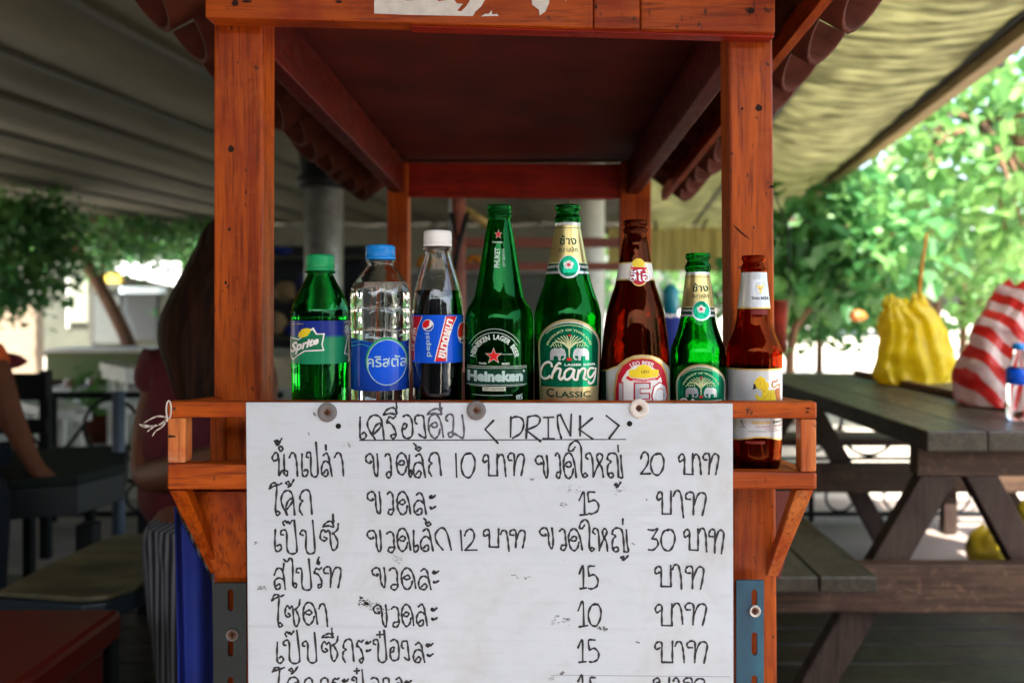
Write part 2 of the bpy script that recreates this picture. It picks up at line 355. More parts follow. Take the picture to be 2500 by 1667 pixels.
def blob(name, c, rx, ry, rz, m, lab, cat, seed=0, group=None):
    rs = np.random.RandomState(seed); n1, n2 = 18, 12; vs = []; c = Vector(c)
    ph = rs.uniform(0, 6, 6)
    for i in range(n2+1):
        th = math.pi*i/n2
        for k in range(n1):
            a = 2*math.pi*k/n1
            q = 1+.10*math.sin(3*a+ph[0]+2*th)+.07*math.sin(5*a+ph[1])*math.sin(2*th+ph[2])+.05*math.sin(7*th+ph[3])
            zz = -math.cos(th)
            vs.append(c+Vector((rx*q*math.sin(th)*math.cos(a), ry*q*math.sin(th)*math.sin(a), rz*(zz if zz > 0 else zz*.8))))
    b = MB(); b.add(vs, [(i*n1+k, i*n1+(k+1) % n1, (i+1)*n1+(k+1) % n1, (i+1)*n1+k) for i in range(n2) for k in range(n1)])
    o = b.build(name, m, None, smooth=True); return tag(o, lab, cat, group)
TANC = mat('tan_cloth', (.26, .18, .10), .8, var=.2)
t = thing('dark_storage_rack', at(700, 900, 5.2), 'dark storage rack holding bundles, seen left of the clear bottles', 'rack')
quadbox('back_panel', rect(560, 600, 900, 850), 5.5, 5.53, mat('dark_blue_grey_panel', (.012, .018, .028), .8), t)
for k, (y0, y1) in enumerate(((622, 628), (736, 742), (822, 830))): quadbox('shelf', rect(560, y0, 900, y1), 5.1, 5.5, BATTEN, t)
for x in (562, 888): quadbox('upright', rect(x, 600, x+12, 1133), 5.1, 5.16, BATTEN, t)
def onshelf(px, ysh, rpx, hpx, m, lab, cat, s, Y=5.25, name='cloth_bundle'):
    zs = EYE+(HY-ysh)/F*5.1; r = rpx*Y/F; h = hpx*Y/F; x = (px-CX)/F*Y
    return blob(name, (x, Y, zs+h*.78), r, r*.8, h, m, lab, cat, s)
onshelf(697, 736, 30, 28, TANC, 'tan cloth bundle on the middle shelf of the dark rack', 'bundle', 1)
onshelf(672, 822, 26, 34, TANC, 'brown bundle on the low shelf of the dark rack', 'bundle', 2)
onshelf(685, 622, 0.1+24, 14, BLUECL, 'blue bundle on the top shelf of the dark rack, left of the pillar', 'bundle', 3)
onshelf(738, 736, 16, 40, mat('navy_cloth', (.01, .02, .10), .8), 'navy bundle beside the tan bundle on the rack', 'bundle', 5)
onshelf(712, 822, 16, 16, BLUECL, 'small blue bundle on the low shelf of the dark rack', 'bundle', 6)
solid('low_cream_wall', rect(480, 872, 950, 945), 7.2, 7.4, mat('cream_plaster', (.55, .48, .36), .8), 'low cream wall beyond the rack, left of the small green plastic bottle', 'wall', bevel=0)
# blue tub on a stand right of the red post
t = thing('blue_tub', at(1640, 850, 4.6), 'blue tub standing on a low table behind the brown bottle', 'tub')
b = MB(); c = at(1622, 905, 4.8); r = 55*4.8/F
b.lathe([(0.001, 0), (r*.8, 0), (r, .30), (r*1.06, .31), (r*1.06, .33), (r*.95, .33), (r*.75, .04), (.001, .04)], c, 28); b.build('body', BLUECL, t, smooth=True)
t = thing('low_table', at(1640, 905, 4.8), 'low dark table under the blue tub', 'table')
q = at(1622, 905, 4.8); box('table_top', q.x-.3, q.x+.22, 4.5, 5.1, q.z-.04, q.z-.001, BATTEN, t)
for sx in (-.27, .19):
    for sy in (4.54, 5.04): box('leg', q.x+sx-.02, q.x+sx+.02, sy-.02, sy+.02, 0, q.z-.04, BATTEN, t)
tag(tubep('teal_bottle', [at(1637, 905, 4.75)+Vector((0, 0, .331)), at(1637, 905, 4.75)+Vector((0, 0, .48)), at(1637, 905, 4.75)+Vector((0, 0, .52))], [.045, .05, .02], mat('teal_plastic', (.01, .22, .30), .4), None, 14), 'teal plastic container standing up out of the blue tub', 'container')

# ================================================================== THE DRINK STALL
st = thing('drink_stall', (0, .95, 0), 'orange stained wooden stall with a tiled roof, shelf rails and bottles', 'stall')
PF = .90   # post front plane
# posts: front left, front right (leaning a little), back pair
def post(px, Yf, Yb, m, bev=.003):
    f = [at(x, y, Yf) for x, y in px]; b = MB(); b.hexa([*f, *[v+Vector((0, Yb-Yf, 0)) for v in f]]); return b.build('post', m, st, bevel=bev)
post([(521, 2250), (637, 2250), (642, 30), (521, 30)], PF, PF+.042, WZ)
post([(1796, 2250), (1903, 2250), (1886, 30), (1777, 30)], PF, PF+.042, WZ)
post([(945, 1815), (996, 1815), (996, 395), (945, 395)], 1.907, 1.95, WZ); post([(1515, 1815), (1590, 1815), (1590, 395), (1515, 395)], 1.907, 1.95, WZ)
# roof frame
def fb(x0, x1):
    yb = lambda x: 40+(x-500)*(77-40)/1393+3
    f = [at(x0, yb(x0), .872), at(x1, yb(x1), .872), at(x1, -42, .872), at(x0, -60, .872)]
    b = MB(); b.hexa([*f, *[v+Vector((0, .026, 0)) for v in f]]); b.build('front_beam', WX, st, bevel=.002)
for a, c_ in ((500, 1448), (1449.5, 1562.5), (1564, 1893)): fb(a, c_)
f = [at(1000, 66, .879), at(1890, 92, .879), at(1890, 72, .879), at(1000, 54, .879)]
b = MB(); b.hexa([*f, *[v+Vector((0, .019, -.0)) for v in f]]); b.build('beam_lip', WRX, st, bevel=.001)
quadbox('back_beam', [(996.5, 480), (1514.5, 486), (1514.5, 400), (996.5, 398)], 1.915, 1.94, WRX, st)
def side(xf, xb, m):  # side beam from front post to back post, carried at the post's outer side
    A = [at(xf[0], xf[2], .945), at(xf[1], xf[2], .945), at(xf[1], xf[3], .945), at(xf[0], xf[3], .945)]
    B = [at(xb[0], xb[2], 1.9), at(xb[1], xb[2], 1.9), at(xb[1], xb[3], 1.9), at(xb[0], xb[3], 1.9)]
    b = MB(); b.hexa([*A, *B]); b.build('side_beam', m, st, bevel=.002)
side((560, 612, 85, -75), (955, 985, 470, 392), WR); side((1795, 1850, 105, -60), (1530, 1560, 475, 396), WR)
# ceiling panel
A = [at(575, -85, .93), at(1835, -80, .93)]; B = [at(960, 392, 1.95), at(1570, 392, 1.95)]
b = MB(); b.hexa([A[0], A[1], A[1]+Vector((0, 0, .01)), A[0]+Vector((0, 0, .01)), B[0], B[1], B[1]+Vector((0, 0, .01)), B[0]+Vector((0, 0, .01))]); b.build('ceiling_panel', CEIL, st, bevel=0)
# eave battens and roof of U-shaped tiles
zt = lambda Y: EYE+.352-.0612*(Y-.85)       # eave height follows the roof's backward fall
for sx in (1, -1):
    x = .322 if sx > 0 else -.402
    if sx < 0: continue
    b = MB(); b.bar((x, .74, zt(.74)+.006), (x, 2.08, zt(2.08)+.006), .014, .03); b.build('eave_batten', WY, st, bevel=.001)
roof = bpy.data.objects.new('roof', None); C.objects.link(roof); roof.parent = st; roof.location = Vector((-.04, 1.4, EYE+.45))-st.location
def tile_mesh():
    n = 10; L = .13; r0, r1 = .062, .054; th = .007; vs = []; fs = []
    for (xx, r) in ((0, r0), (L, r1)):
        for rr in (r, r-th):
            for k in range(n+1):
                a = math.pi*k/n; vs.append((xx, rr*math.cos(a), -rr*math.sin(a)))
    N = n+1
    for k in range(n):
        fs += [(k, k+1, 2*N+k+1, 2*N+k), (N+k, 3*N+k, 3*N+k+1, N+k+1), (k, N+k, N+k+1, k+1), (2*N+k, 2*N+k+1, 3*N+k+1, 3*N+k)]
    fs += [(0, 2*N, 3*N, N), (n, N+n, 3*N+n, 2*N+n)]
    me = bpy.data.meshes.new('tile'); me.from_pydata(vs, [], fs); me.materials.append(TILE)
    me.polygons.foreach_set('use_smooth', [True]*len(me.polygons)); return me
TM = tile_mesh(); rw = wloc(roof)
def tile(me, loc, rot):
    o = bpy.data.objects.new('tile', me); C.objects.link(o); o.parent = roof; o.location = Vector(loc)-rw; o.rotation_euler = rot
for sx in (1, -1):
    xe = .388 if sx > 0 else -.478
    for row in range(4):
        for k in range(13):
            Y = .72+k*.108+random.uniform(-.004, .004); x = xe-sx*row*.104+random.uniform(-.008, .008)
            z = zt(Y)+.028+row*.074+random.uniform(-.003, .003)
            tile(TM, (x, Y, z), (0, -R(34), R(32) if sx < 0 else math.pi-R(32)))
for k in range(12):   # ridge
    Y = .72+k*.13; tile(TM, (-.04, Y+.14, zt(Y)+.345), (R(180), 0, R(-90)))
# roof gable boards close the ends above the frame
for Y in (.90, 1.95):
    zz = zt(Y)+.06; b = MB(); b.add([(-.33, Y, zz), (.26, Y, zz), (-.04, Y, zz+.16), (-.33, Y+.01, zz), (.26, Y+.01, zz), (-.04, Y+.01, zz+.16)], [(0, 1, 2), (5, 4, 3), (0, 3, 4, 1), (1, 4, 5, 2), (2, 5, 3, 0)])
    b.build('gable_board', WX, st, bevel=0)
# shelf rails
RY = .80
quadbox('rail', [(408, 1019), (1995, 1022), (1995, 981), (408, 980)], RY, RY+.016, WX, st, .0022)
quadbox('rail', [(408, 1195), (1992, 1194), (1992, 1153), (408, 1131)], RY, RY+.016, WX, st, .0022)
quadbox('corner_post', [(408, 1130), (452, 1130), (452, 1020), (408, 1020)], RY+.0005, RY+.018, WP, st, .0018)
quadbox('corner_post', [(1955, 1152), (1994, 1152), (1994, 1023), (1955, 1023)], RY+.0005, RY+.0175, WP, st, .0018)
for (xa, xb, xc, xd) in ((408, 452, 514, 550), (1955, 1995, 1880, 1912)):   # side rails run back to the post plane
    for (ya, yb, yc, yd) in ((981, 1021, 968, 1004), (1153, 1194, 1121, 1158)):
        A = [at(xa, yb, RY+.018), at(xb, yb, RY+.018), at(xb, ya+1, RY+.018), at(xa, ya+1, RY+.018)]
        B = [at(xc, yd, .905), at(xd, yd, .905), at(xd, yc, .905), at(xc, yc, .905)]
        b = MB(); b.hexa([*A, *B]); b.build('side_rail', WY, st, bevel=.0015)
quadbox('corner_post', [(512, 1128), (546, 1128), (546, 1005), (512, 1005)], .89, .905, WZ, st); 
SZ = EYE-(1143-HY)/F*.85       # shelf height, bottles stand on it
box('shelf', -.372, .272, RY+.019, .896, SZ-.008, SZ, WX, st, .001)
box('body_panel', -.30, .21, .93, .936, .1, SZ-.01, WX, st, .001)
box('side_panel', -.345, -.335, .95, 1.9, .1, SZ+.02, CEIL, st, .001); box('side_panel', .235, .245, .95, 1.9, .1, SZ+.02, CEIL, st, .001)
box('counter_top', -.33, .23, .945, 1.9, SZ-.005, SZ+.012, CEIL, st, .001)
# braces below the shelf with their side gussets
def brace(pa, pb, wpx, m):
    (xa, ya), (xb, yb) = pa, pb; w2 = wpx/2
    A = [at(xa-w2, ya, RY+.02), at(xa+w2, ya, RY+.02)]; B = [at(xb-w2*.62, yb, .898), at(xb+w2*.62, yb, .898)]; d = Vector((0, .016, 0))
    b = MB(); b.hexa([B[0], B[1], A[1], A[0], B[0]+d, B[1]+d, A[1]+d, A[0]+d]); b.build('brace', m, st, bevel=.0015)
brace((1966, 1196), (1886, 1406), 44, WP); brace((432, 1197), (527, 1400), 42, WZ)
f = [at(1880, 1412, .925), at(1905, 1412, .925), at(1962, 1200, .925), at(1880, 1200, .925)]; b = MB(); b.hexa([*f, *[v+Vector((0, .006, 0)) for v in f]]); b.build('gusset', CEIL, st, bevel=.0005)  # dark stained board set in the recess to stand in for shelf shade
f = [at(530, 1420, .892), at(600, 1420, .892), at(600, 1200, .86), at(455, 1200, .86)]; b = MB(); b.hexa([*f, *[v+Vector((0, .006, 0)) for v in f]]); b.build('gusset', WZ, st, bevel=.0005)
# slotted steel angles on the lower posts
def slotted(x0, x1, ytop, slots, xm, m, lab):
    Y = .885; mb = MB(); outer = [at(x0, 2200, Y), at(x1, 2200, Y), at(x1, ytop, Y), at(x0, ytop, Y)]
    loops = [outer]
    for (ya, yb) in slots:
        r = 7.0; pts = []
        for k in range(7): a = math.pi*k/6; pts.append(at(xm+r*math.cos(a), ya+r-r*math.sin(a), Y))
        for k in range(7): a = math.pi+math.pi*k/6; pts.append(at(xm+r*math.cos(a), yb-r-r*math.sin(a), Y))
        loops.append(pts[::-1])
    flatp = [v for l in loops for v in l]; tris = tessellate_polygon([[Vector((v.x, v.z, 0)) for v in l] for l in loops])
    mb.add(flatp, tris); o = mb.build('steel_angle', m, st, recalc=True); s = o.modifiers.new('t', 'SOLIDIFY'); s.thickness = .003; s.offset = 0
    return o
slotted(1797, 1864, 1415, [(1437, 1478), (1541, 1598), (1646, 1703), (1750, 1808), (1856, 1912)], 1841, TEAL, '')
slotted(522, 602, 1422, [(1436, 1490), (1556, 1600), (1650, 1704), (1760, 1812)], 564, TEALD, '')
def screw(cx, cy, r1, m, Y, parent, r2):
    c = at(cx, cy, Y); k = Y/F; b = MB()
    n = 28; prof = [(r2*k*.9, 0), (r2*k*1.15, -.0012), (r1*k*.92, -.0022), (r1*k, -.0012), (r1*k, .001)]
    vs = []; 
    for r, d in prof: vs += [(c.x+r*math.cos(2*math.pi*i/n), c.y+d, c.z+r*math.sin(2*math.pi*i/n)) for i in range(n)]
    b.add(vs, [(j*n+i, (j+1)*n+i, (j+1)*n+(i+1) % n, j*n+(i+1) % n) for j in range(len(prof)-1) for i in range(n)])
    w_ = b.build('washer', m, parent, smooth=True)
    b = MB(); rr = r2*k
    vs = [(c.x, c.y-.0004, c.z)]+[(c.x+rr*math.cos(2*math.pi*i/20), c.y-.0001-.0006*(i % 5 == 0), c.z+rr*math.sin(2*math.pi*i/20)) for i in range(20)]
    b.add(vs, [(0, 1+i, 1+(i+1) % 20) for i in range(20)])
    for a in (0, math.pi/2):
        d = Vector((math.cos(a+.3), 0, math.sin(a+.3)))*rr*.6; b.bar(c-d-Vector((0, .0007, 0)), c+d-Vector((0, .0007, 0)), rr*.22, .0004, (0, 1, 0), 1)
    b.build('screw', [RUST, HOLE], w_)
screw(1843, 1491, 14, RUBW, .8825, st, 9); screw(567, 1549, 15, RUBG, .8825, st, 10)
# knots and torn poster remains on the front beam
def knot(cx, cy, rx, ry, Y, parent=st, m=None):
    b = MB(); c = at(cx, cy, Y); k = Y/F; n = 12
    b.add([(c.x+rx*k*math.cos(2*math.pi*i/n)*(1+.25*math.sin(i*2.3)), c.y, c.z+ry*k*math.sin(2*math.pi*i/n)*(1+.2*math.cos(i*1.7))) for i in range(n)], [tuple(range(n))])
    b.build('knot', m or KN, parent)
KN = flat('dark_knot', (.022, .008, .005), .8)
for (x, y, rx, ry) in ((574, 8, 8, 9), (603, 4, 11, 4), (827, 5, 8, 4), (1834, 27, 9, 8), (1455, 17, 3, 6)): knot(x, y, rx, ry, .8712)
for (x, y, rx, ry) in ((564, 364, 7, 9), (551, 690, 3, 5), (560, 560, 3, 5), (600, 470, 2, 4)): knot(x, y, rx, ry, PF-.0006)
for (x, y, rx, ry) in ((1853, 264, 8, 9), (1812, 266, 3, 4), (1884, 456, 5, 4)): knot(x, y, rx, ry, PF-.0006)
for (x, y) in ((1973, 997), (1971, 1006)): knot(x, y, 5, 2, RY-.0006)
knot(418, 1065, 11, 3, RY-.0001)
# rough break in the right post
b = MB()
for pts in ([(1791, 548), (1808, 566), (1832, 583)],):
    q = [at(x+random.uniform(-2, 2), y, PF-.0006) for x, y in spline(pts, 4)]; b.tube(q, [.0002+.0006*math.sin(math.pi*i/(len(q)-1)) for i in range(len(q))], 5)
b.build('split', KN, st)
PAPER = mat('torn_white_paper', (.66, .64, .61), .8, var=.12, scale=90)
def paper(pts, s=2.45, ox=340, oy=0):
    q = [at(ox+x/s, oy+y/s, .8708) for x, y in pts]; tr = tessellate_polygon([[Vector((v.x, v.z, 0)) for v in q]]); b = MB(); b.add(q, tr)
    o = b.build('torn_paper', PAPER, st, recalc=True); m_ = o.modifiers.new('t', 'SOLIDIFY'); m_.thickness = .0004
paper([(1405, -60), (1405, 82), (1600, 90), (1800, 94), (1995, 98), (2010, 70), (2045, 40), (2068, 0), (2068, -60), (1990, -60), (1975, 10), (1955, 40), (1925, 70), (1900, 65), (1935, 25), (1900, 22), (1880, -5), (1790, 10), (1775, -8), (1600, 6), (1560, -10), (1550, -60)])
paper([(2045, 99), (2150, 97), (2140, 85), (2112, 88), (2108, 62), (2090, 85), (2070, 84)])
paper([(2345, -50), (2448, -60), (2452, 20), (2430, 70), (2395, 95), (2390, 60), (2350, 30)]); paper([(2545, -20), (2552, 12), (2556, -20)])
# blue cloth down the stall's left side
n = 24; vs = []
for i in range(n+1):
    t_ = i/n; Y = .90+.03*math.sin(t_*9); xt = 425+(518-425)*t_; yt = 1235+(1420-1235)*t_
    top = at(xt, yt, .95+.006*math.sin(t_*7)); vs += [tuple(top), tuple(Vector((at(446+(522-446)*t_, 1900, .95).x, top.y+.006*math.sin(t_*9), .30)))]
b = MB(); b.add(vs, [(2*i, 2*i+2, 2*i+3, 2*i+1) for i in range(n)])
o = b.build('blue_cloth', BLUECL, None, smooth=True); m_ = o.modifiers.new('t', 'SOLIDIFY'); m_.thickness = .002
tag(o, 'deep blue cloth hanging down beside the left leg of the stall', 'cloth')
# frayed string
fr = thing('frayed_string', at(408, 1020, .80), 'frayed white string tied to the left end of the shelf rail', 'string')
STR = mat('white_string', (.62, .55, .48), .8)
for pts in ([(408, 1018), (385, 1016), (365, 1024), (352, 1032)], [(408, 1022), (390, 1036), (372, 1040), (345, 1036)], [(408, 1026), (395, 1042), (380, 1052), (372, 1064)], [(380, 1038), (366, 1048), (360, 1053)], [(372, 1040), (352, 1042), (340, 1035)]):
    q = [at(x, y, .80+.004*math.sin(i*1.3)) for i, (x, y) in enumerate(spline(pts, 5))]
    b = MB(); b.tube(q, [.0011*(1-.5*i/len(q)) for i in range(len(q))], 6); b.build('strand', STR, fr, smooth=True)
b = MB(); b.tube([at(412+6*math.cos(a), 1000+22*math.sin(a), .7985) for a in np.linspace(0, 2*math.pi, 16)], .0008, 6); b.build('strand', STR, fr)

# ================================================================== PRICE BOARD
BYD = .795; kb = BYD/F
pb = thing('price_board', at(1195, 1400, BYD), 'white painted price board with handwritten Thai drink prices screwed to the rail', 'price board')
f = [at(606, 1700, BYD), at(1791, 1700, BYD), at(1789, 985, BYD), at(600, 982, BYD)]
b = MB(); b.hexa([*f, *[v+Vector((0, .0035, 0)) for v in f]]); b.build('panel', BOARD, pb, bevel=.0006)
for (x, y, m) in ((799, 1006.5, RUBG), (1163, 1001.5, RUBG), (1560, 996.5, RUBW)): screw(x, y, 23.5, m, BYD-.0006, pb, 8.5)
for (x, y) in ((826, 1040), (1537, 1034)):
    b = MB(); c = at(x, y, BYD-.0004); disc(b, (c.x, c.z), 6.8*kb, c.y, 16); b.build('hole', HOLE, pb)
G = {
'kho': [[(40,33),(48,37),(34,42),(12,34),(6,16),(26,3),(48,6),(61,30),(63,66),(74,94),(89,98),(93,57),(85,3)]],
'wo': [[(0,11),(25,2),(65,6),(82,29),(84,56),(90,82),(60,100),(20,94),(30,78),(75,76)]],
'do': [[(25,52),(45,55),(60,45),(45,34),(22,42),(5,60),(18,88),(42,100),(66,86),(76,62)],[(5,60),(2,38),(14,12),(40,0),(66,12),(86,45),(98,95)]],
'lo': [[(22,10),(48,0),(70,15),(82,50),(98,98)],[(80,50),(55,36),(25,38),(5,60),(8,85),(28,98),(55,97),(65,80),(48,72),(25,85)]],
'a': [[(5,15),(25,22),(45,8),(22,2),(5,15)],[(30,22),(60,16),(90,0)],[(15,90),(40,100),(95,82)],[(20,86),(40,92)]],
'aa': [[(0,22),(25,3),(60,6),(82,35),(88,65),(95,100)]],
'no': [[(12,36),(2,22),(18,3),(36,6),(34,28),(14,38)],[(36,6),(43,40),(43,98),(60,80),(78,70)],[(75,10),(78,70),(98,82),(92,98),(76,88),(78,70)]],
'e': [[(15,0),(10,50),(18,92),(55,100),(95,85),(75,68),(40,75)]],
'po': [[(20,45),(5,42),(10,32),(28,30),(38,42),(38,85),(55,100),(85,98),(92,80),(78,0)]],
'bo': [[(30,30),(10,38),(2,20),(18,4),(38,10),(40,50),(40,96)],[(40,96),(98,97)],[(98,97),(97,60),(98,0)]],
'tho': [[(25,32),(5,30),(2,14),(18,2),(38,8),(40,50),(38,98)],[(40,60),(60,15),(80,5),(98,18),(92,60),(82,100)]],
'ko': [[(25,98),(5,78),(10,55),(28,44),(8,36),(18,12),(50,0),(80,10),(90,45),(98,95)]],
'ko2': [[(48,98),(12,65),(3,30),(40,2),(72,25),(98,98)]],
'ho': [[(15,25),(3,15),(12,2),(28,4),(38,30),(42,97)],[(42,97),(60,60),(88,18),(75,2),(60,12),(66,35),(85,60),(92,98)]],
'yo': [[(5,25),(12,8),(35,0),(60,10),(70,50),(72,98)],[(5,25),(25,35),(10,50),(8,80),(22,100),(42,92),(30,80),(12,86)],[(72,98),(96,98),(90,60),(86,10)]],
'mai': [[(35,18),(20,27),(3,27),(10,11),(40,1),(62,14),(67,42),(67,87),(81,99),(97,94),(86,88),(73,92)]],
'o': [[(0,21),(20,5),(48,3),(68,9),(98,4)],[(0,21),(30,14),(58,13),(55,40),(50,82),(62,98),(85,94),(72,86),(52,90)]],
'kho2': [[(45,98),(15,65),(2,35),(20,8),(50,0),(78,12),(92,50),(98,98)],[(45,98),(35,75),(50,45),(75,32),(78,48),(45,75)]],
'so': [[(25,50),(38,56),(25,65),(6,55),(8,32),(22,22),(34,32),(45,25),(55,35),(58,70),(68,98),(85,95),(96,70),(80,45),(68,35)],[(68,38),(92,22),(98,0)]],
'sua': [[(3,45),(25,22),(60,22),(80,45),(95,98)],[(75,35),(85,0)],[(80,62),(45,55),(8,65),(8,88),(28,98),(50,92),(45,78),(20,85)]],
'ai': [[(0,5),(25,12),(45,0),(62,8),(68,40),(70,85),(85,98),(98,90),(85,82),(70,88)]],
'ro': [[(15,25),(5,32),(12,18),(30,5),(60,10),(85,2)],[(15,25),(55,40),(85,70),(80,92),(55,98),(45,85),(75,80)]],
'or': [[(15,8),(45,0),(80,12),(95,45),(92,85),(60,98),(20,92),(5,65),(18,40),(45,38),(38,55),(15,60)]],
'ngo': [[(20,38),(5,30),(10,8),(40,2),(70,8),(80,50),(90,95),(60,92),(35,82)]],
'mo': [[(15,30),(5,20),(20,2),(42,10),(45,50),(40,75),(20,80),(22,95),(42,92),(45,80),(65,90),(95,100),(98,60),(90,5)]],
'ek': [[(45,0),(55,100)]], 'tho_': [[(20,60),(5,40),(30,25),(45,50),(30,95)],[(30,95),(60,70),(95,0)]],
'tri': [[(15,95),(2,60),(12,25),(32,20),(40,55),(55,25),(68,60),(95,5)]], 'taik': [[(0,0),(30,30),(25,70),(60,95),(95,70),(70,45),(50,60)]],
'plus': [[(5,55),(95,45)],[(50,0),(55,100)]], 'kar': [[(70,0),(35,50),(20,90),(60,100),(80,70),(40,65)]],
'ii': [[(0,95),(20,40),(60,10),(85,30),(95,90),(50,80),(0,95)],[(90,60),(97,0)]],
'nik': [[(50,0),(5,30),(20,95),(80,95),(95,30),(50,0)]],
'0': [[(55,0),(20,12),(2,50),(20,90),(60,100),(92,70),(98,30),(75,3),(45,5)]],
'1': [[(0,35),(50,0),(60,98)],[(10,100),(95,96)]], 'l': [[(10,0),(90,100)]],
'2': [[(5,30),(20,8),(50,0),(75,20),(65,55),(5,98)],[(5,98),(98,96)]], '3': [[(0,5),(50,8),(90,2),(35,48)],[(35,48),(80,52),(95,75),(50,98),(5,98)]],
'5': [[(60,0),(5,3),(12,45)],[(12,45),(60,38),(95,60),(85,88),(40,100),(10,98)]],
}
ORG_ = {'A': (600, 960), 'B': (1200, 960), 'C': (600, 1300), 'D': (1200, 1300)}
RW = {}
def ribbon(mb, pts, wd, plane, mi=0, jit=True):
    """pts in photo px; plane(x, y) -> 3-D point; wd in px"""
    q = np.array(pts, float); n = len(q); L = []; Rr = []; ph = random.uniform(0, 6)
    for i in range(n):
        d = q[min(i+1, n-1)]-q[max(i-1, 0)]; l = math.hypot(*d) or 1; nx, ny = -d[1]/l, d[0]/l
        h = wd/2*(1+(.24*math.sin(i*.9+ph) if jit else 0)); L.append((q[i][0]+nx*h, q[i][1]+ny*h)); Rr.append((q[i][0]-nx*h, q[i][1]-ny*h))
    mb.add([plane(*p) for p in L]+[plane(*p) for p in Rr], [(i, i+1, n+i+1, n+i) for i in range(n-1)], mi)
    for e in (0, n-1):
        c = q[e]; mb.add([plane(c[0]+wd/2*math.cos(a), c[1]+wd/2*math.sin(a)) for a in np.linspace(0, 2*math.pi, 9)[:-1]], [tuple(range(8))], mi)
def bplane(d):
    cnt = [0]
    def f(x, y):
        return at(x, y, BYD-d)
    return f
def row(items, m=INK):
    if isinstance(items[0][1], str):
        its = sorted(items, key=lambda i: (ORG_[i[0]][0]+i[2]/3.92)); cur = []; end = None
        for it in its:
            x0, x1 = ORG_[it[0]][0]+it[2]/3.92, ORG_[it[0]][0]+it[4]/3.92
            if end is not None and x0-end > 13: word(cur, m); cur = []; end = None
            cur.append(it); end = x1 if end is None else max(end, x1)
        word(cur, m)
    else: word(items, m)
def word(items, m, name='handwritten_word'):
    mb = MB(); cnt = 0
    for it in items:
        fr, gl = it[0], it[1]; ox, oy = ORG_[fr]
        strokes = G[gl] if isinstance(gl, str) else gl
        for s_ in strokes:
            if isinstance(gl, str):
                x0, y0, x1, y1 = it[2:6]; pts = [(ox+(x0+(x1-x0)*u/100)/3.92, oy+(y0+(y1-y0)*v/100)/3.92) for u, v in s_]
            else: pts = [(ox+u/3.92, oy+v/3.92) for u, v in s_]
            pts = [(x+random.uniform(-.5, .5), y+random.uniform(-.5, .5)) for x, y in pts]
            cnt += 1; ribbon(mb, spline(pts, 6), 4.9, bplane(.0003+.000012*cnt))
    return mb.build(name, m, pb)
def w3(fr, *a): return [(fr, g_, *bx) for g_, bx in zip(a[::2], a[1::2])]
row(w3('A','e',(1085,230,1155,440),'kho2',(1160,210,1325,440),'ro',(1345,215,1450,435),'ii',(1320,130,1450,210),'ek',(1435,85,1447,130),'or',(1490,205,1600,435),'ngo',(1615,205,1735,430)))
row(w3('A','do',(1745,200,1895,430),'ii',(1740,140,1880,205),'ek',(1850,90,1865,140),'mo',(1905,195,2090,425)), INKG)
row([('B', [[(20,260),(-60,345)],[(-60,345),(62,475)],[(185,225),(182,415)],[(182,250),(230,222),(290,240),(308,300),(280,380),(205,428)],[(345,225),(330,430)],[(345,225),(420,212),(465,240),(440,300),(330,350)],[(330,350),(470,460)],[(500,230),(590,228)],[(545,230),(545,430)],[(495,433),(600,433)],
 [(670,430),(640,330),(632,225),(660,205)],[(660,205),(755,405)],[(755,405),(762,200)],[(850,215),(848,405)],[(965,235),(840,345)],[(840,345),(970,435)],[(1100,215),(1220,310)],[(1220,310),(1125,430)]])])
mb = MB(); ribbon(mb, [(600+1090/3.92, 960+449/3.92), (1300, 1073.2), (1527, 1072.2)], 3.0, bplane(.00025)); mb.build('underline', INK, pb)
row(w3('A','no',(250,565,405,790),'nik',(318,505,355,548),'tho_',(275,430,350,500),'nik',(285,450,325,490),'aa',(415,565,500,790),'e',(530,580,600,795),'po',(575,465,700,795),'lo',(720,570,825,795),'ek',(760,495,775,540),'aa',(850,565,940,785),
 'kho',(1140,575,1275,795),'wo',(1335,575,1400,805),'do',(1440,570,1570,780),'e',(1560,590,1592,800),'lo',(1600,580,1720,805),'taik',(1610,480,1680,550),'ko',(1745,565,1870,795),'l',(2010,580,2022,800),'0',(2060,570,2195,805)))
row(w3('B','bo',(-85,580,60,795),'aa',(60,580,140,790),'tho',(155,570,315,785),'kho',(415,590,550,805),'wo',(610,570,665,810),'do',(685,570,815,815),'mai',(735,450,925,805),'ho',(895,570,1085,805),'yo',(1100,570,1260,805),'ek',(1205,500,1220,555),'tho_',(1175,850,1240,900),
 '2',(1425,560,1525,775),'0',(1520,575,1650,780),'bo',(1790,575,1930,780),'aa',(1930,580,2010,775),'tho',(2025,570,2175,775)))
row(w3('A','o',(225,845,345,1170),'kho2',(335,930,470,1165),'tho_',(380,825,465,900),'ko',(510,920,635,1165),'kho',(1155,935,1300,1150),'wo',(1355,940,1420,1160),'do',(1445,940,1580,1160),'lo',(1605,950,1730,1160),'a',(1755,975,1820,1105))
 +w3('B','1',(840,945,925,1165),'5',(920,945,1030,1150),'bo',(1580,935,1720,1160),'aa',(1740,925,1840,1185),'tho',(1855,940,2055,1165)))
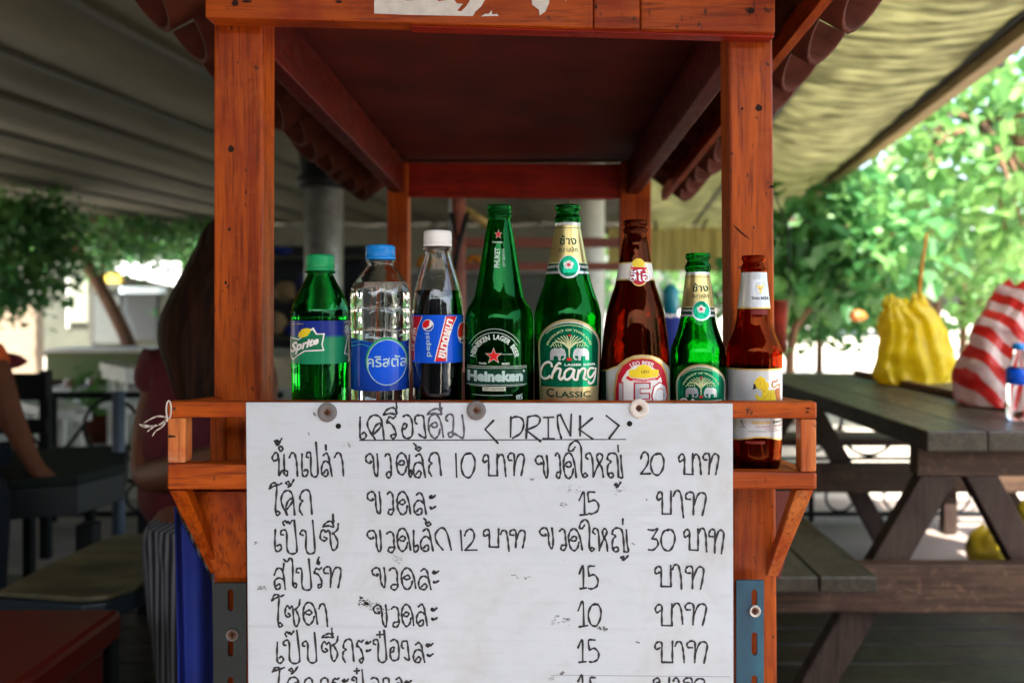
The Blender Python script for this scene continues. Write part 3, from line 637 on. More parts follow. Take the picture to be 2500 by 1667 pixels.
row(w3('A','e',(270,1300,345,1510),'po',(325,1210,505,1530),'tri',(355,1210,450,1265),'po',(515,1215,675,1530),'so',(705,1245,890,1500),'ii',(740,1215,845,1280),'ek',(828,1155,842,1215),'kho',(1155,1305,1305,1510),'wo',(1350,1320,1430,1520),'do',(1445,1290,1580,1510),'e',(1600,1310,1655,1515),'lo',(1670,1295,1795,1510),'taik',(1705,1195,1775,1270),'ko2',(1810,1280,1970,1500),'l',(2055,1310,2070,1500),'2',(2090,1300,2215,1505))
 +w3('B','bo',(-80,1295,70,1475),'aa',(85,1305,170,1505),'tho',(175,1300,325,1475),'kho',(455,1280,600,1480),'wo',(650,1295,720,1500),'do',(735,1295,870,1505),'mai',(840,1205,985,1510),'ho',(965,1290,1125,1510),'yo',(1145,1285,1315,1515),'ek',(1250,1200,1265,1250),'tho_',(1235,1550,1310,1595),'3',(1500,1290,1600,1500),'0',(1620,1300,1755,1505),'bo',(1840,1295,1980,1505),'aa',(1985,1285,2065,1515),'tho',(2080,1295,2225,1530)))
row(w3('C','sua',(270,290,385,545),'ai',(365,240,490,530),'po',(475,250,640,545),'ro',(650,330,740,530),'kar',(675,235,715,300),'tho',(745,320,915,525),'kho',(1200,330,1345,520),'wo',(1375,335,1465,545),'do',(1485,335,1630,540),'lo',(1650,345,1775,545),'a',(1785,365,1850,480))
 +w3('D','1',(840,315,910,535),'5',(920,320,1025,535),'bo',(1560,315,1720,520),'aa',(1730,300,1825,535),'tho',(1855,315,2035,535)))
row(w3('C','o',(250,580,365,905),'so',(370,640,520,895),'do',(545,665,690,880),'aa',(700,675,785,895),'kho',(1215,685,1360,895),'wo',(1395,705,1475,900),'do',(1490,685,1610,895),'lo',(1630,685,1740,890),'a',(1770,720,1835,835))
 +w3('D','1',(828,660,920,898),'0',(925,680,1050,890),'bo',(1565,680,1730,895),'aa',(1735,670,1835,870),'tho',(1850,670,2060,880)))
row(w3('C','e',(290,1050,365,1245),'po',(350,935,530,1245),'tri',(375,935,465,995),'po',(535,955,690,1240),'so',(720,990,885,1225),'ii',(730,960,840,1005),'ek',(818,915,832,960),'ko',(925,1015,1035,1240),'ro',(1055,1020,1135,1245),'a',(1145,1040,1200,1135),'po',(1215,930,1355,1235),'plus',(1250,945,1310,1000),'or',(1375,1020,1470,1225),'ngo',(1490,1030,1570,1225),'lo',(1600,1050,1715,1240),'a',(1725,1060,1795,1180))
 +w3('D','1',(828,1025,905,1240),'5',(925,1025,1030,1235),'bo',(1560,1035,1735,1245),'aa',(1755,1035,1850,1240),'tho',(1870,1030,2070,1245)))
row(w3('C','o',(255,1280,370,1520),'kho2',(400,1380,520,1540),'tho_',(410,1280,500,1350),'ko',(555,1385,650,1540),'ko',(710,1385,800,1540),'ro',(825,1385,905,1540),'a',(925,1400,985,1520),'po',(1010,1310,1140,1540),'plus',(1035,1295,1090,1345),'or',(1185,1385,1280,1540),'ngo',(1310,1385,1390,1540),'lo',(1415,1385,1520,1540),'a',(1520,1415,1590,1530))
 +w3('D','1',(828,1360,905,1540),'5',(940,1385,1025,1540),'bo',(1545,1385,1705,1540),'aa',(1740,1385,1810,1540),'tho',(1840,1385,2040,1540)))
# smears on the board
mb = MB(); pl = bplane(.00022)
def smear(cx, cy, L, ang, n, wd):
    for i in range(n):
        t = random.uniform(-1, 1); d = random.gauss(0, L*.16); x = cx+L/2*t*math.cos(ang)-d*math.sin(ang); y = cy+L/2*t*math.sin(ang)+d*math.cos(ang); l = random.uniform(2, 7)
        a = ang+random.uniform(-.7, .7); ribbon(mb, [(x, y), (x+l*math.cos(a)*.5, y+l*math.sin(a)*.5), (x+l*math.cos(a), y+l*math.sin(a))], random.uniform(.6, wd), pl)
smear(885, 1467, 24, .35, 30, 3.4); smear(912, 1479, 40, .45, 34, 1.9); smear(932, 1488, 26, .5, 16, 2)
for (x, y, l, a, n, wd) in ((1372, 1512, 38, .05, 18, 1.8), (1350, 1518, 14, -.9, 6, 1.6), (1470, 1533, 26, .3, 18, 2.6), (638, 1436, 20, -.1, 10, 1.8), (970, 1361, 26, .5, 12, 1.4), (1283, 1410, 10, .3, 5, 1.6), (1255, 1406, 14, .1, 5, 1), (1370, 1642, 14, -.6, 10, 2), (1345, 1656, 14, -.5, 7, 1.6), (1513, 1196, 30, .1, 12, 1), (1395, 1196, 36, .1, 12, 1), (1372, 1232, 20, .1, 10, 1.2), (1553, 1568, 10, -.1, 5, 1.8), (1298, 1171, 12, .1, 6, 1.2), (620, 1326, 12, 0, 6, 1.6), (768, 1010, 10, 1.4, 6, 1.2), (845, 1085, 14, 0, 6, 1), (753, 1056, 5, .6, 3, 1.6), (1578, 1218, 6, 1, 4, 1.6), (1545, 1328, 10, .2, 6, 1.2)): smear(x, y, l, a, n, wd)
tag(mb.build('smears', SMUDGE, pb), kind='stuff')
PENCIL = flat('pencil_line', (.50, .55, .60), .7)
for y in (1106, 1166, 1197, 1257, 1287, 1350, 1378, 1440, 1472, 1532, 1562, 1622):
    mb = MB(); x0 = random.uniform(612, 900); x1 = random.uniform(1500, 1780); d = random.uniform(-1.5, 1.5)
    ribbon(mb, [(x0+(x1-x0)*t, y+d*t+.4*math.sin(9*t)) for t in np.linspace(0, 1, 9)], .55, bplane(.00012), jit=False); mb.build('pencil_line', PENCIL, pb)
mb = MB(); ribbon(mb, [(1345, 1647), (1560, 1649), (1782, 1651)], .9, bplane(.00014), jit=False); mb.build('pencil_line', INKG, pb)

# ================================================================== BOTTLES
k0 = .85/F
def text_mesh(body, bold=0, shear=0):
    c = bpy.data.curves.new('t', 'FONT'); c.body = body; c.resolution_u = 2; c.offset = bold; c.shear = shear
    o = bpy.data.objects.new('t', c); m = bpy.data.meshes.new_from_object(o)
    v = [tuple(x.co[:2]) for x in m.vertices]; fs = [tuple(p.vertices) for p in m.polygons]
    bpy.data.objects.remove(o); bpy.data.curves.remove(c); bpy.data.meshes.remove(m); return v, fs
class Bottle:
    def __init__(s, name, cx, prof, label, gmat, wall=2.6, inner_bottom=8, cat='bottle', mod=None):
        s.cx = cx; s.prof = sorted(prof, key=lambda p: -p[0])      # y from base upwards
        X = (cx-CX)*k0; s.phi = -math.atan2(X, .85); s.cs = math.cos(s.phi)
        s.root = thing(name, (X, .85, SZ), label, cat); s.root.rotation_euler.z = s.phi
        P = [(hw*k0*s.cs, (1143-y)*k0) for y, hw in s.prof]
        sm = spline(P, 4) if False else P
        out = [(.0004, .0006)]+[(P[0][0]*.82, 0)]+sm
        wl = wall*k0
        inn = []
        for r, z in reversed(sm):
            if z > inner_bottom*k0: inn.append((max(r-wl, .001), z))
        inn = [(inn[0][0], P[-1][1])]+[q for q in inn if q[1] < P[-1][1]-1e-6]
        inn += [(inn[-1][0]*.8, inner_bottom*k0), (.0004, inner_bottom*k0+.002)]
        s.inn = inn; n = 64
        b = MB(); b.lathe(out+inn, (0, 0, 0), n)
        if mod: b.v = [mod(v) for v in b.v]
        o = b.build('body', gmat, None, smooth=True, origin=(0, 0, 0)); o.parent = s.root
        s.mb = {}; s.mats = []
    def part(s, b, name, mats, smooth=True):
        o = b.build(name, mats, None, smooth=smooth, origin=(0, 0, 0)); o.parent = s.root; return o
    def liquid(s, ytop, m, over=.2):
        zt_ = (1143-ytop)*k0; L = [q for q in reversed(s.inn) if q[1] < zt_]
        rs = np.interp(zt_, [q[1] for q in reversed(s.inn)], [q[0] for q in reversed(s.inn)])
        prof = [(r+over*k0, z) for r, z in L]+[(rs+over*k0, zt_), (.0002, zt_)]
        b = MB(); b.lathe(prof, (0, 0, 0), 48); s.part(b, 'liquid', m)
    def cap(s, y0, y1, hw, m, ribs=48, skirt=True):
        b = MB(); r = hw*k0*s.cs; z0, z1 = (1143-y1)*k0, (1143-y0)*k0; h = z1-z0
        prof = [(r*.93, z0), (r*1.0, z0+.0003), (r*1.0, z0+h*.2), (r*.965, z0+h*.22), (r*.965, z0+h*.25), (r*.99, z0+h*.27), (r*.985, z1-h*.18), (r*.95, z1-h*.05), (r*.86, z1), (.0003, z1+.0003)]
        n = ribs*2; b.lathe(prof, (0, 0, 0), n)
        for i, v in enumerate(b.v):
            ring = i//n
            if ring in (5, 6) and i % 2: b.v[i] = (v[0]*.985, v[1]*.985, v[2])
        s.part(b, 'cap', m)
    def rad(s, y):
        ys = [p[0] for p in s.prof][::-1]; hs = [p[1] for p in s.prof][::-1]; return float(np.interp(y, ys, hs))
    # ---- flat print wrapped round the bottle
    def u(s, x, y=None, R0=None):
        R0 = R0 or s.R0; d = max(-.999, min(.999, (x-s.cx)/R0)); return R0*math.asin(d)
    def start(s, R0): s.R0 = R0; s.bm = {}; s.mats = []
    def raw(s, vs, fs, m, layer):
        if m not in s.mats: s.mats.append(m)
        key = (s.mats.index(m), layer); bm = s.bm.setdefault(key, bmesh.new())
        bv = [bm.verts.new((x, y, 0)) for x, y in vs]
        for f_ in fs:
            try: bm.faces.new([bv[i] for i in f_])
            except ValueError: pass
    def poly(s, pts, m, layer, holes=(), mode='p'):
        loops = [[(s.u(x), y) if mode == 'p' else (x, y) for x, y in l] for l in (pts, *holes)]
        tr = tessellate_polygon([[Vector((x, y, 0)) for x, y in l] for l in loops])
        s.raw([p for l in loops for p in l], tr, m, layer)
    def band(s, y0, y1, m, layer, u0=-math.pi*.999, u1=math.pi*.999):
        n = 40; a, c = u0*s.R0, u1*s.R0
        pts = [(a+(c-a)*i/n, y0) for i in range(n+1)]+[(a+(c-a)*i/n, y1) for i in range(n+1)]
        s.raw(pts, [(i, i+1, n+2+i, n+1+i) for i in range(n)], m, layer)
    def ell(s, cx, cy, rx, ry, m, layer, n=32, a0=0, a1=2*math.pi): s.poly([(cx+rx*math.cos(a0+(a1-a0)*i/n), cy+ry*math.sin(a0+(a1-a0)*i/n)) for i in range(n)], m, layer)
    def stroke(s, pts, wd, m, layer, smooth=True, taper=False):
        q = spline(pts, 5) if smooth else pts; q = [(s.u(x), y) for x, y in q]; n = len(q); L = []; Rr = []
        for i in range(n):
            d = (q[min(i+1, n-1)][0]-q[max(i-1, 0)][0], q[min(i+1, n-1)][1]-q[max(i-1, 0)][1]); l = math.hypot(*d) or 1
            h = wd/2*((1-.85*i/(n-1)) if taper else 1); L.append((q[i][0]-d[1]/l*h, q[i][1]+d[0]/l*h)); Rr.append((q[i][0]+d[1]/l*h, q[i][1]-d[0]/l*h))
        s.raw(L+Rr, [(i, i+1, n+i+1, n+i) for i in range(n-1)], m, layer)
    def text(s, body, quad, m, layer, bold=0, shear=0):
        """quad: bl, br, tr, tl in photo px"""
        v, fs = text_mesh(body, bold, shear); a = np.array(v); lo = a.min(0); hi = a.max(0); out = []
        bl, br, tr, tl = [np.array(p, float) for p in quad]
        for x, y in v:
            p = (x-lo[0])/(hi[0]-lo[0]); q = (y-lo[1])/(hi[1]-lo[1])
            P_ = (bl*(1-p)+br*p)*(1-q)+(tl*(1-p)+tr*p)*q; out.append((s.u(P_[0]), P_[1]))
        s.raw(out, fs, m, layer)
    def tbox(s, body, x0, y0, x1, y1, m, layer, **k): s.text(body, [(x0, y1), (x1, y1), (x1, y0), (x0, y0)], m, layer, **k)
    def arctext(s, body, cx, cy, r, h, a0, a1, m, layer, bold=.02, ry=1):
        v, fs = text_mesh(body, bold); a = np.array(v); lo = a.min(0); hi = a.max(0); out = []
        for x, y in v:
            p = (x-lo[0])/(hi[0]-lo[0]); q = (y-lo[1])/(hi[1]-lo[1]); th = R(a0+(a1-a0)*p); rr = r+h*q
            out.append((s.u(cx+rr*math.cos(th)), cy-rr*math.sin(th)*ry))
        s.raw(out, fs, m, layer)
    def finish(s, name, off=.00025, clip=None, step=9.0):
        mb = MB()
        for (mi, layer), bm in s.bm.items():
            xs = [v.co.x for v in bm.verts]; ys = [v.co.y for v in bm.verts]
            for ax, (lo, hi) in ((0, (min(xs), max(xs))), (1, (min(ys), max(ys)))):
                st_ = step if ax == 0 else 22
                for t in np.arange(math.ceil(lo/st_)*st_, hi, st_):
                    co = (t+.013, 0, 0) if ax == 0 else (0, t+.017, 0); no = (1, 0, 0) if ax == 0 else (0, 1, 0)
                    bmesh.ops.bisect_plane(bm, geom=bm.verts[:]+bm.edges[:]+bm.faces[:], plane_co=co, plane_no=no)
            bm.verts.index_update(); vs = []
            for v in bm.verts:
                y = v.co.y; th = v.co.x/s.R0; r = s.rad(y)*k0*s.cs+off+layer*.00013
                zc = (HY-y)/F*(.85-s.rad(y)*k0*.8); z = EYE+zc-SZ
                vs.append((r*math.sin(th), -r*math.cos(th), z))
            mb.add(vs, [tuple(v.index for v in f_.verts) for f_ in bm.faces], mi); bm.free()
        return s.part(mb, name, list(s.mats), smooth=False)

def star(cx, cy, r, q=.40): return [(cx+(r if i % 2 == 0 else r*q)*math.sin(math.pi*i/5), cy-(r if i % 2 == 0 else r*q)*math.cos(math.pi*i/5)) for i in range(10)]

# --- 1 small green plastic bottle
def pet_base(v):
    x, y, z = v; a = math.atan2(y, x)
    if z < .020: f_ = 1-.10*(1-z/.020)*(.5+.5*math.cos(5*a)); return (x*f_, y*f_, z)
    if z < .050: f_ = 1-.012*(.5+.5*math.cos(10*a)); return (x*f_, y*f_, z)
    return v
b1 = Bottle('small_plastic_bottle', 782, [(1143, 55), (1130, 66), (1110, 69), (1000, 69), (900, 70.5), (888, 71.5), (784, 72), (776, 71.5), (757, 71.5), (753, 70), (745, 68.5), (717, 57), (700, 47), (685, 38.5), (672, 32), (668, 31), (666, 38), (663, 38), (661, 31), (628, 30)],
  'small green plastic bottle with a green cap and a blue and green label', PGREEN, 1.2, 6, mod=pet_base)
b1.liquid(757, SODA); b1.cap(622, 662, 35.8, CAPG)
b1.start(72); b1.band(783, 822, DBLUE, 0); b1.band(821, 888, flat('green_label_print', (.01, .22, .10), .3, coat=.4), 0)
b1.band(819, 824, flat('teal_blend_print', (.008, .11, .16), .3), 1)
ox, oy, sc = 690, 560, 3.5625
Z = lambda pts: [(ox+x/sc, oy+y/sc) for x, y in pts]
frame = Z([(76, 935), (150, 950), (270, 850), (300, 903), (366, 903), (346, 1000), (362, 1052), (200, 1060), (100, 1138), (72, 1095)])
inner = Z([(82, 945), (150, 962), (264, 872), (294, 914), (352, 912), (336, 1000), (350, 1042), (196, 1050), (102, 1124), (80, 1092)])
b1.poly(frame, WHITE, 2); b1.poly(inner, flat('deep_green_print', (.006, .15, .07), .35), 3)
b1.poly(Z([(145, 935), (150, 900), (175, 868), (210, 858), (248, 862), (246, 890), (225, 920), (190, 938)]), YEL, 4)
b1.poly(Z([(190, 938), (225, 920), (246, 890), (250, 905), (235, 930), (205, 942)]), MID, 5)
b1.text('Sprite', Z([(80, 1105), (318, 1010), (312, 925), (84, 985)]), WHITE, 6, bold=.045, shear=.25)
b1.text('sparkling', Z([(76, 832), (188, 826), (188, 815), (76, 819)]), YEL, 2); b1.ell(845, 800, 4.5, 6, ICE, 2)
fr2 = Z([(560, 920), (545, 1000), (528, 1090), (570, 1110), (571, 1098), (540, 1080), (556, 1000), (569, 935)]); b1.poly(fr2, WHITE, 2)
b1.finish('label')
# --- 2 clear water bottle
def facet(v):
    x, y, z = v; a = math.atan2(y, x); zz = z/k0
    if 385 < zz < 462 and abs(x)+abs(y) > .02: f_ = 1-.035*abs(math.sin(4*a+ (zz-385)/77*math.pi)); return (x*f_, y*f_, z)
    if 340 < zz < 385: f_ = 1-.03*abs(math.sin(8*a))*math.sin((zz-340)/45*math.pi); return (x*f_, y*f_, z)
    return v
b2 = Bottle('clear_water_bottle', 929, [(1143, 62), (1136, 70), (1128, 71), (960, 71), (956, 72), (815, 72), (809, 73), (806, 71.5), (803, 73.5), (795, 74), (780, 74), (765, 74), (758, 74.5), (754, 73), (750, 74.5), (740, 74.7), (730, 74.7), (717, 74.5), (705, 72), (692, 66), (681, 58), (668, 49), (655, 38), (648, 33), (642, 32), (640, 36), (637, 36), (635, 31), (606, 30)],
  'clear plastic water bottle with a light blue cap and a blue label with Thai lettering', PCLEAR, 1.2, 6, mod=facet)
b2.liquid(690, WATER); b2.cap(599, 635, 37, CAPB)
b2.start(72); BW = flat('deep_blue_label', (.006, .05, .38), .25, coat=.6)
n = 60; wav = [(-math.pi*72*.999+2*math.pi*72*.998*i/n, 832+6*math.sin(i/n*2*math.pi*2+1)) for i in range(n+1)]
b2.raw(wav+[(x, 953) for x, y in wav], [(i, i+1, n+2+i, n+1+i) for i in range(n)], BW, 0)
b2.ell(944, 880, 50, 57, MID, 1, 40); b2.ell(944.5, 884, 47.5, 56, ICE, 2, 40); b2.ell(944.5, 884, 45.5, 54, BLUE, 3, 40)
b2.tbox('คริสตัล', 898, 866, 990, 895, ICE, 4, bold=.012); b2.stroke([(858, 838), (880, 831), (900, 833)], 1.6, CYAN, 1); b2.stroke([(858, 846), (885, 840), (905, 846)], 2, CYAN, 1)
b2.finish('label')
# --- 3 cola bottle
b3 = Bottle('cola_bottle', 1068.6, [(1143, 50), (1130, 58), (1110, 60), (1000, 60.5), (900, 61), (888, 62.5), (768, 63), (760, 62.5), (750, 61.5), (730, 60), (709, 56.5), (680, 49), (650, 39.5), (625, 31.5), (612, 30), (609, 36), (606, 36), (604, 30), (570, 29)],
  'clear plastic bottle of dark cola with a white cap and a blue label', PCLEAR, 1.2, 6)
b3.liquid(709, COLA, -.6); b3.cap(564, 603, 34.8, CAPW)
b3.start(63); b3.band(768.6, 885.5, BLUE, 0)
Z = lambda pts: [(1000+x/10.454, 750+y/10.454) for x, y in pts]
b3.poly(Z([(905, 230), (1198, 230), (1110, 440), (1020, 720), (960, 960), (945, 1372), (630, 1372), (700, 1080), (820, 600)]), WHITE, 1)
b3.poly(Z([(925, 232), (1180, 232), (1090, 440), (995, 720), (935, 960), (925, 1372), (655, 1372), (725, 1080), (845, 600)]), RED, 2)
b3.text('ขนาดผนา', Z([(905, 1320), (1095, 330), (950, 270), (715, 1270)]), WHITE, 3, bold=.05)
b3.poly(Z([(110, 230), (345, 230), (250, 470), (190, 700), (150, 960), (130, 1370), (50, 1370), (60, 900)]), CRIM, 1)
b3.stroke(Z([(345, 232), (250, 470), (190, 700), (150, 960), (132, 1370)]), 1.2, WHITE, 2)
b3.text('12 บาท', Z([(120, 1120), (190, 540), (110, 520), (62, 1100)]), WHITE, 3, bold=.03)
def globe(B, cx, cy, rx, ry):
    B.ell(cx, cy, rx, ry, WHITE, 1); B.ell(cx, cy, rx*.9, ry*.9, WHITE, 2)
    N = 14; a = [math.pi*.86+(math.pi*1.62-math.pi*.86)*i/N for i in range(N+1)]
    B.poly([(cx+rx*.9*math.cos(t), cy+ry*.9*math.sin(t)) for t in a]+[(cx+rx*.25, cy+ry*.05), (cx-rx*.3, cy+ry*.45)], RED, 3)
    a = [math.pi*.70-(math.pi*.70+.15)*i/N for i in range(N+1)]
    B.poly([(cx+rx*.9*math.cos(t), cy+ry*.9*math.sin(t)) for t in a]+[(cx+rx*.45, cy+ry*.40), (cx, cy+ry*.58)], DBLUE, 3)
globe(b3, 1045.7, 793.8, 13.4, 14.6); globe(b3, 1128.5, 813, 13, 27)
b3.text('pepsi', Z([(585, 1250), (545, 650), (400, 650), (425, 1250)]), ICE, 3, bold=.008)
b3.text('เป๊ป', Z([(1345, 1235), (1345, 1060), (1255, 1110), (1250, 1235)]), CYAN, 3)
b3.finish('label')
# --- 4 tall green bottle with printed star
b4 = Bottle('tall_green_bottle', 1219, [(1143, 74), (1138, 80), (1125, 84), (790, 84.3), (778, 83.5), (765, 81.5), (752, 77), (741, 70), (732, 64.5), (725, 61), (715, 58.5), (680, 52), (646, 46.5), (579, 35.5), (540, 28), (534, 26), (531.5, 30), (526, 30.8), (523, 26), (519, 25.6), (517, 30), (512.5, 30), (510.5, 26.6), (508, 29.2), (503, 29), (501, 25.5)],
  'x', GGREEN)
b4.root['label'] = 'tall green glass bottle with red star and white print straight on the glass'
b4.start(84)
Z = lambda pts: [(1060+x/6.535, 760+y/6.535) for x, y in pts]
HEIN = flat('pale_printed_ink', (.55, .66, .62), .4)
b4.arctext('HEINEKEN  LAGER  BEER', 1208, 878, 46, 12, 172, 6, HEIN, 2, bold=.035, ry=1.08)
b4.poly(star(1206, 868, 21), HEIN, 2); b4.poly(star(1206, 868, 18), RED, 3)
b4.poly(Z([(520, 905), (1465, 905), (1465, 1160), (520, 1160)]), DGREEN, 1)
for y in (870, 898, 1165): b4.stroke(Z([(540, y), (1000, y), (1460, y)]), 1.1, HEIN, 2)
b4.stroke(Z([(580, 1180), (1000, 1190), (1420, 1180)]), .8, HEIN, 2); b4.stroke(Z([(620, 1325), (900, 1327), (1240, 1325)]), 1.2, HEIN, 2)
b4.tbox('Heineken', 1144, 903.5, 1274, 930.5, flat('light_teal_lettering', (.42, .58, .57), .4), 3, bold=.055); b4.ell(1276, 905.5, 2.6, 2.8, HEIN, 3)
b4.poly(Z([(785, 1195), (1135, 1195), (1135, 1258), (785, 1258)]), flat('cream_plate_print', (.62, .64, .50), .4), 2); b4.tbox('CITY EDITION', 1184, 944.5, 1229, 950.5, DGREEN, 3, bold=.02)
b4.stroke(Z([(1080, 680), (1240, 680)]), 1, HEIN, 2, False); b4.tbox('TRADE', 1171, 884, 1189, 888, HEIN, 2, bold=.03); b4.tbox('MARK', 1225, 884, 1244, 889, HEIN, 2, bold=.04)
for (r, h) in ((62, 1.2), (70, 1.0)):
    b4.stroke([(1208+r*math.cos(R(a)), 878-r*1.08*math.sin(R(a))) for a in (150, 130, 110, 90, 70, 50, 32)], h, HEIN, 1)
b4.text('ER', Z([(1390, 1400), (1390, 1310), (1290, 1320), (1300, 1400)]), HEIN, 2, bold=.03)
b4.finish('print')
b4.start(44); b4.poly(star(1216, 573, 12.5), HEIN, 1); b4.poly(star(1216, 573, 10.5), RED, 2)
b4.text('PHUKET', [(1220.5, 654), (1220.5, 606), (1207.5, 606), (1207.5, 654)], HEIN, 1, bold=.03); b4.text('CITY EDITION', [(1232, 652), (1232, 608), (1226.5, 608), (1226.5, 652)], HEIN, 1)
b4.tbox('Heineken', 1200, 589, 1228, 594, HEIN, 1, bold=.02); b4.finish('neck_print')

# --- 5 and 7: the two green bottles with gold neck labels
def crown_label(B, cx, top, s):
    """arched green label; s scales from the big bottle's label"""
    Zz = lambda pts: [(cx+(x-585)/6.533*s, top+(y-120)/6.533*s) for x, y in pts]
    def arch(hw, y0, y1):
        out = []
        for i in range(25): a = math.pi-math.pi*i/24; out.append((585+hw*math.cos(a), y0+(560-y0)*(1-math.sin(a))))
        return out+[(585+hw*.93, y1), (585-hw*.93, y1)]
    B.poly(Zz(arch(482, 120, 1560)), flat('gold_paper_edge', (.52, .42, .22), .3, .5), 0); B.poly(Zz(arch(462, 165, 1560)), SILVER, 1); B.poly(Zz(arch(450, 182, 1560)), FGREEN, 2)
    B.stroke(Zz([(585+385*math.cos(R(a)), 215+ (420-215)*(1-math.sin(R(a)))*1.2) for a in (155, 140, 120, 90, 60, 40, 25)]), 1.4*s, CREAM, 3)
    mid = Zz([(585, 640)])[0]; B.arctext('PRODUCT OF THAILAND', mid[0], mid[1], 330/6.533*s, 34/6.533*s, 162, 18, CREAM, 3, bold=.02)
    for sg in (-1, 1):
        for j, (ex, ey, my) in enumerate(((40, 380, 430), (85, 378, 440), (130, 395, 455), (175, 420, 470), (215, 450, 480), (250, 500, 485), (285, 570, 470))):
            pts = [(585+sg*6, 560+j*8), (585+sg*ex*.35, my+20+j*4), (585+sg*ex, ey)]
            if j >= 4: pts = [(585+sg*6, 590), (585+sg*ex*.35, 505), (585+sg*ex*.75, 478+(j-4)*6), (585+sg*ex, ey)]
            B.stroke(Zz(pts), 2.0*s, CREAM, 3)
        for j in range(4): B.stroke(Zz([(585+sg*(245-j*38), 512), (585+sg*(238-j*38), 535), (585+sg*(222-j*36), 560)]), 1.8*s, CREAM, 3)
        el = [(295,770),(296,650),(318,602),(370,580),(430,585),(470,574),(515,600),(537,680),(532,735),(500,772),(470,765),(476,748),(503,742),(510,700),(490,700),(458,705),(455,775),(420,775),(416,722),(402,706),(350,706),(346,770),(327,770),(322,722),(318,775)]
        if sg > 0: el = [(1178-x, y) for x, y in el]
        B.poly(Zz(el), SILVER, 3)
        B.stroke(Zz([(585-sg*-150+0, 590), (585+sg*140, 620), (585+sg*150, 650)]), .5*s, MID, 4)
    B.poly(Zz([(572, 560), (600, 560), (592, 730), (580, 730)]), CREAM, 3); B.poly(Zz([(560, 362), (618, 362), (595, 402)]), RED, 4); B.poly(Zz([(552, 732), (622, 732), (622, 780), (552, 780)]), RED, 4)
    B.text('LAGER BEER', Zz([(515, 860), (990, 860), (990, 824), (515, 824)]), WHITE, 3, bold=.03)
    for m, dx, lay, wd in ((DGREEN, 8, 4, 6.0), (GOLD, 5, 5, 5.2), (WHITE, 0, 6, 4.9)):
        for st_ in ([(325,880),(310,820),(260,805),(200,845),(160,930),(155,1010),(190,1065),(250,1060),(300,1015)], [(462,830),(430,815),(385,865),(345,960),(315,1065)], [(332,985),(395,905),(450,905),(448,960),(430,1045),(462,1070),(500,1030)],
            [(655,915),(590,900),(525,950),(512,1040),(550,1072),(610,1030),(655,930)], [(662,910),(642,1040),(680,1080),(712,1060)], [(728,912),(702,1075)], [(715,985),(775,905),(825,915),(812,1000),(800,1060),(850,1075)],
            [(962,910),(900,902),(862,960),(872,1035),(920,1040),(968,960)], [(985,900),(972,1040),(938,1130),(880,1140),(868,1100)]):
            B.stroke(Zz([(x+dx, y+dx) for x, y in st_]), wd*s, m, lay)
    B.poly(Zz([(125, 1165), (160, 1195), (1010, 1195), (1035, 1165), (1030, 1430), (140, 1430)]), flat('gold_label_foot', (.66, .54, .28), .28, .75), 4)
    B.text('C', Zz([(240, 1360), (358, 1360), (358, 1215), (240, 1215)]), DGREEN, 5, bold=.03); B.text('LASSIC', Zz([(385, 1360), (908, 1360), (908, 1262), (385, 1262)]), DGREEN, 5, bold=.02)
    B.stroke(Zz([(265, 1380), (600, 1380), (880, 1380)]), .8*s, CRIM, 5)
def neck_label(B, cx, y0, y1, s, R0):
    """gold neck label with green band and flower"""
    B.start(R0); gp = flat('gold_neck_paper', (.62, .50, .20), .28, .75)
    B.band(y0, y1-30*s, gp, 0); B.band(y0, y0+7*s, SILVER, 1); B.band(y0+13*s, y0+14.2*s, DGREEN, 1)
    B.band(y1-33*s, y1-12*s, DGREEN, 1); B.band(y1-12*s, y1-6*s, SILVER, 1); B.band(y1-33*s, y1-31*s, CREAM, 2)
    B.ell(cx, y1-22*s, 23*s, 28*s, SILVER, 2); B.ell(cx, y1-24*s, 20*s, 25*s, FGREEN, 3)
    for i in range(5): a = 2*math.pi*i/5-math.pi/2; B.ell(cx+6*s*math.cos(a), y1-27*s+6*s*math.sin(a), 5.4*s, 5.4*s, WHITE, 4+.2*i, 14)
    B.ell(cx, y1-27*s, 3.6*s, 3.8*s, RED, 6, 14)
    B.tbox('ช้าง', cx-24*s, y0+31*s, cx+22*s, y0+55*s, DGREEN, 2, bold=.015); B.tbox('คลาสสิก', cx-23*s, y0+61*s, cx+22*s, y0+73*s, BLACK, 2)
    B.tbox('PRODUCT OF', cx-45*s, y1-26*s, cx-22*s, y1-20*s, WHITE, 3, bold=.03); B.tbox('THAILAND', cx+22*s, y1-26*s, cx+45*s, y1-20*s, WHITE, 3, bold=.03)
    B.finish('neck_label')
b5 = Bottle('large_green_bottle', 1386, [(1143, 72), (1138, 78), (1125, 81.5), (790, 82), (775, 81.8), (762, 80.5), (745, 76.5), (728, 70.5), (712, 64.5), (690, 57.5), (666, 51.5), (636, 46.5), (590, 37.5), (545, 29.3), (541, 32), (535, 32.4), (530, 30), (525, 27), (516, 26.6), (513, 30.6), (506, 31), (502, 29.8), (501, 26)],
  'large green glass bottle with a gold neck label and an arched two-elephant label', GGREEN)
b5.start(82); crown_label(b5, 1389.5, 778.5, 1.0); b5.finish('label'); neck_label(b5, 1388, 543, 674, 1.0, 44)
b7 = Bottle('small_green_bottle', 1703.6, [(1143, 58), (1139, 65), (1128, 68), (880, 68.5), (868, 68), (857, 67), (845, 64.5), (829, 58.5), (810, 51.5), (790, 46), (772, 42.5), (750, 39), (700, 33.5), (664, 28.5), (661, 31), (654, 32.6), (648, 31), (641, 26.8), (635, 26.2), (632, 29.8), (624, 30.4), (620, 28.8), (618.5, 26)],
  'small green glass bottle with a gold neck label, a smaller copy of the two-elephant bottle', GGREEN)
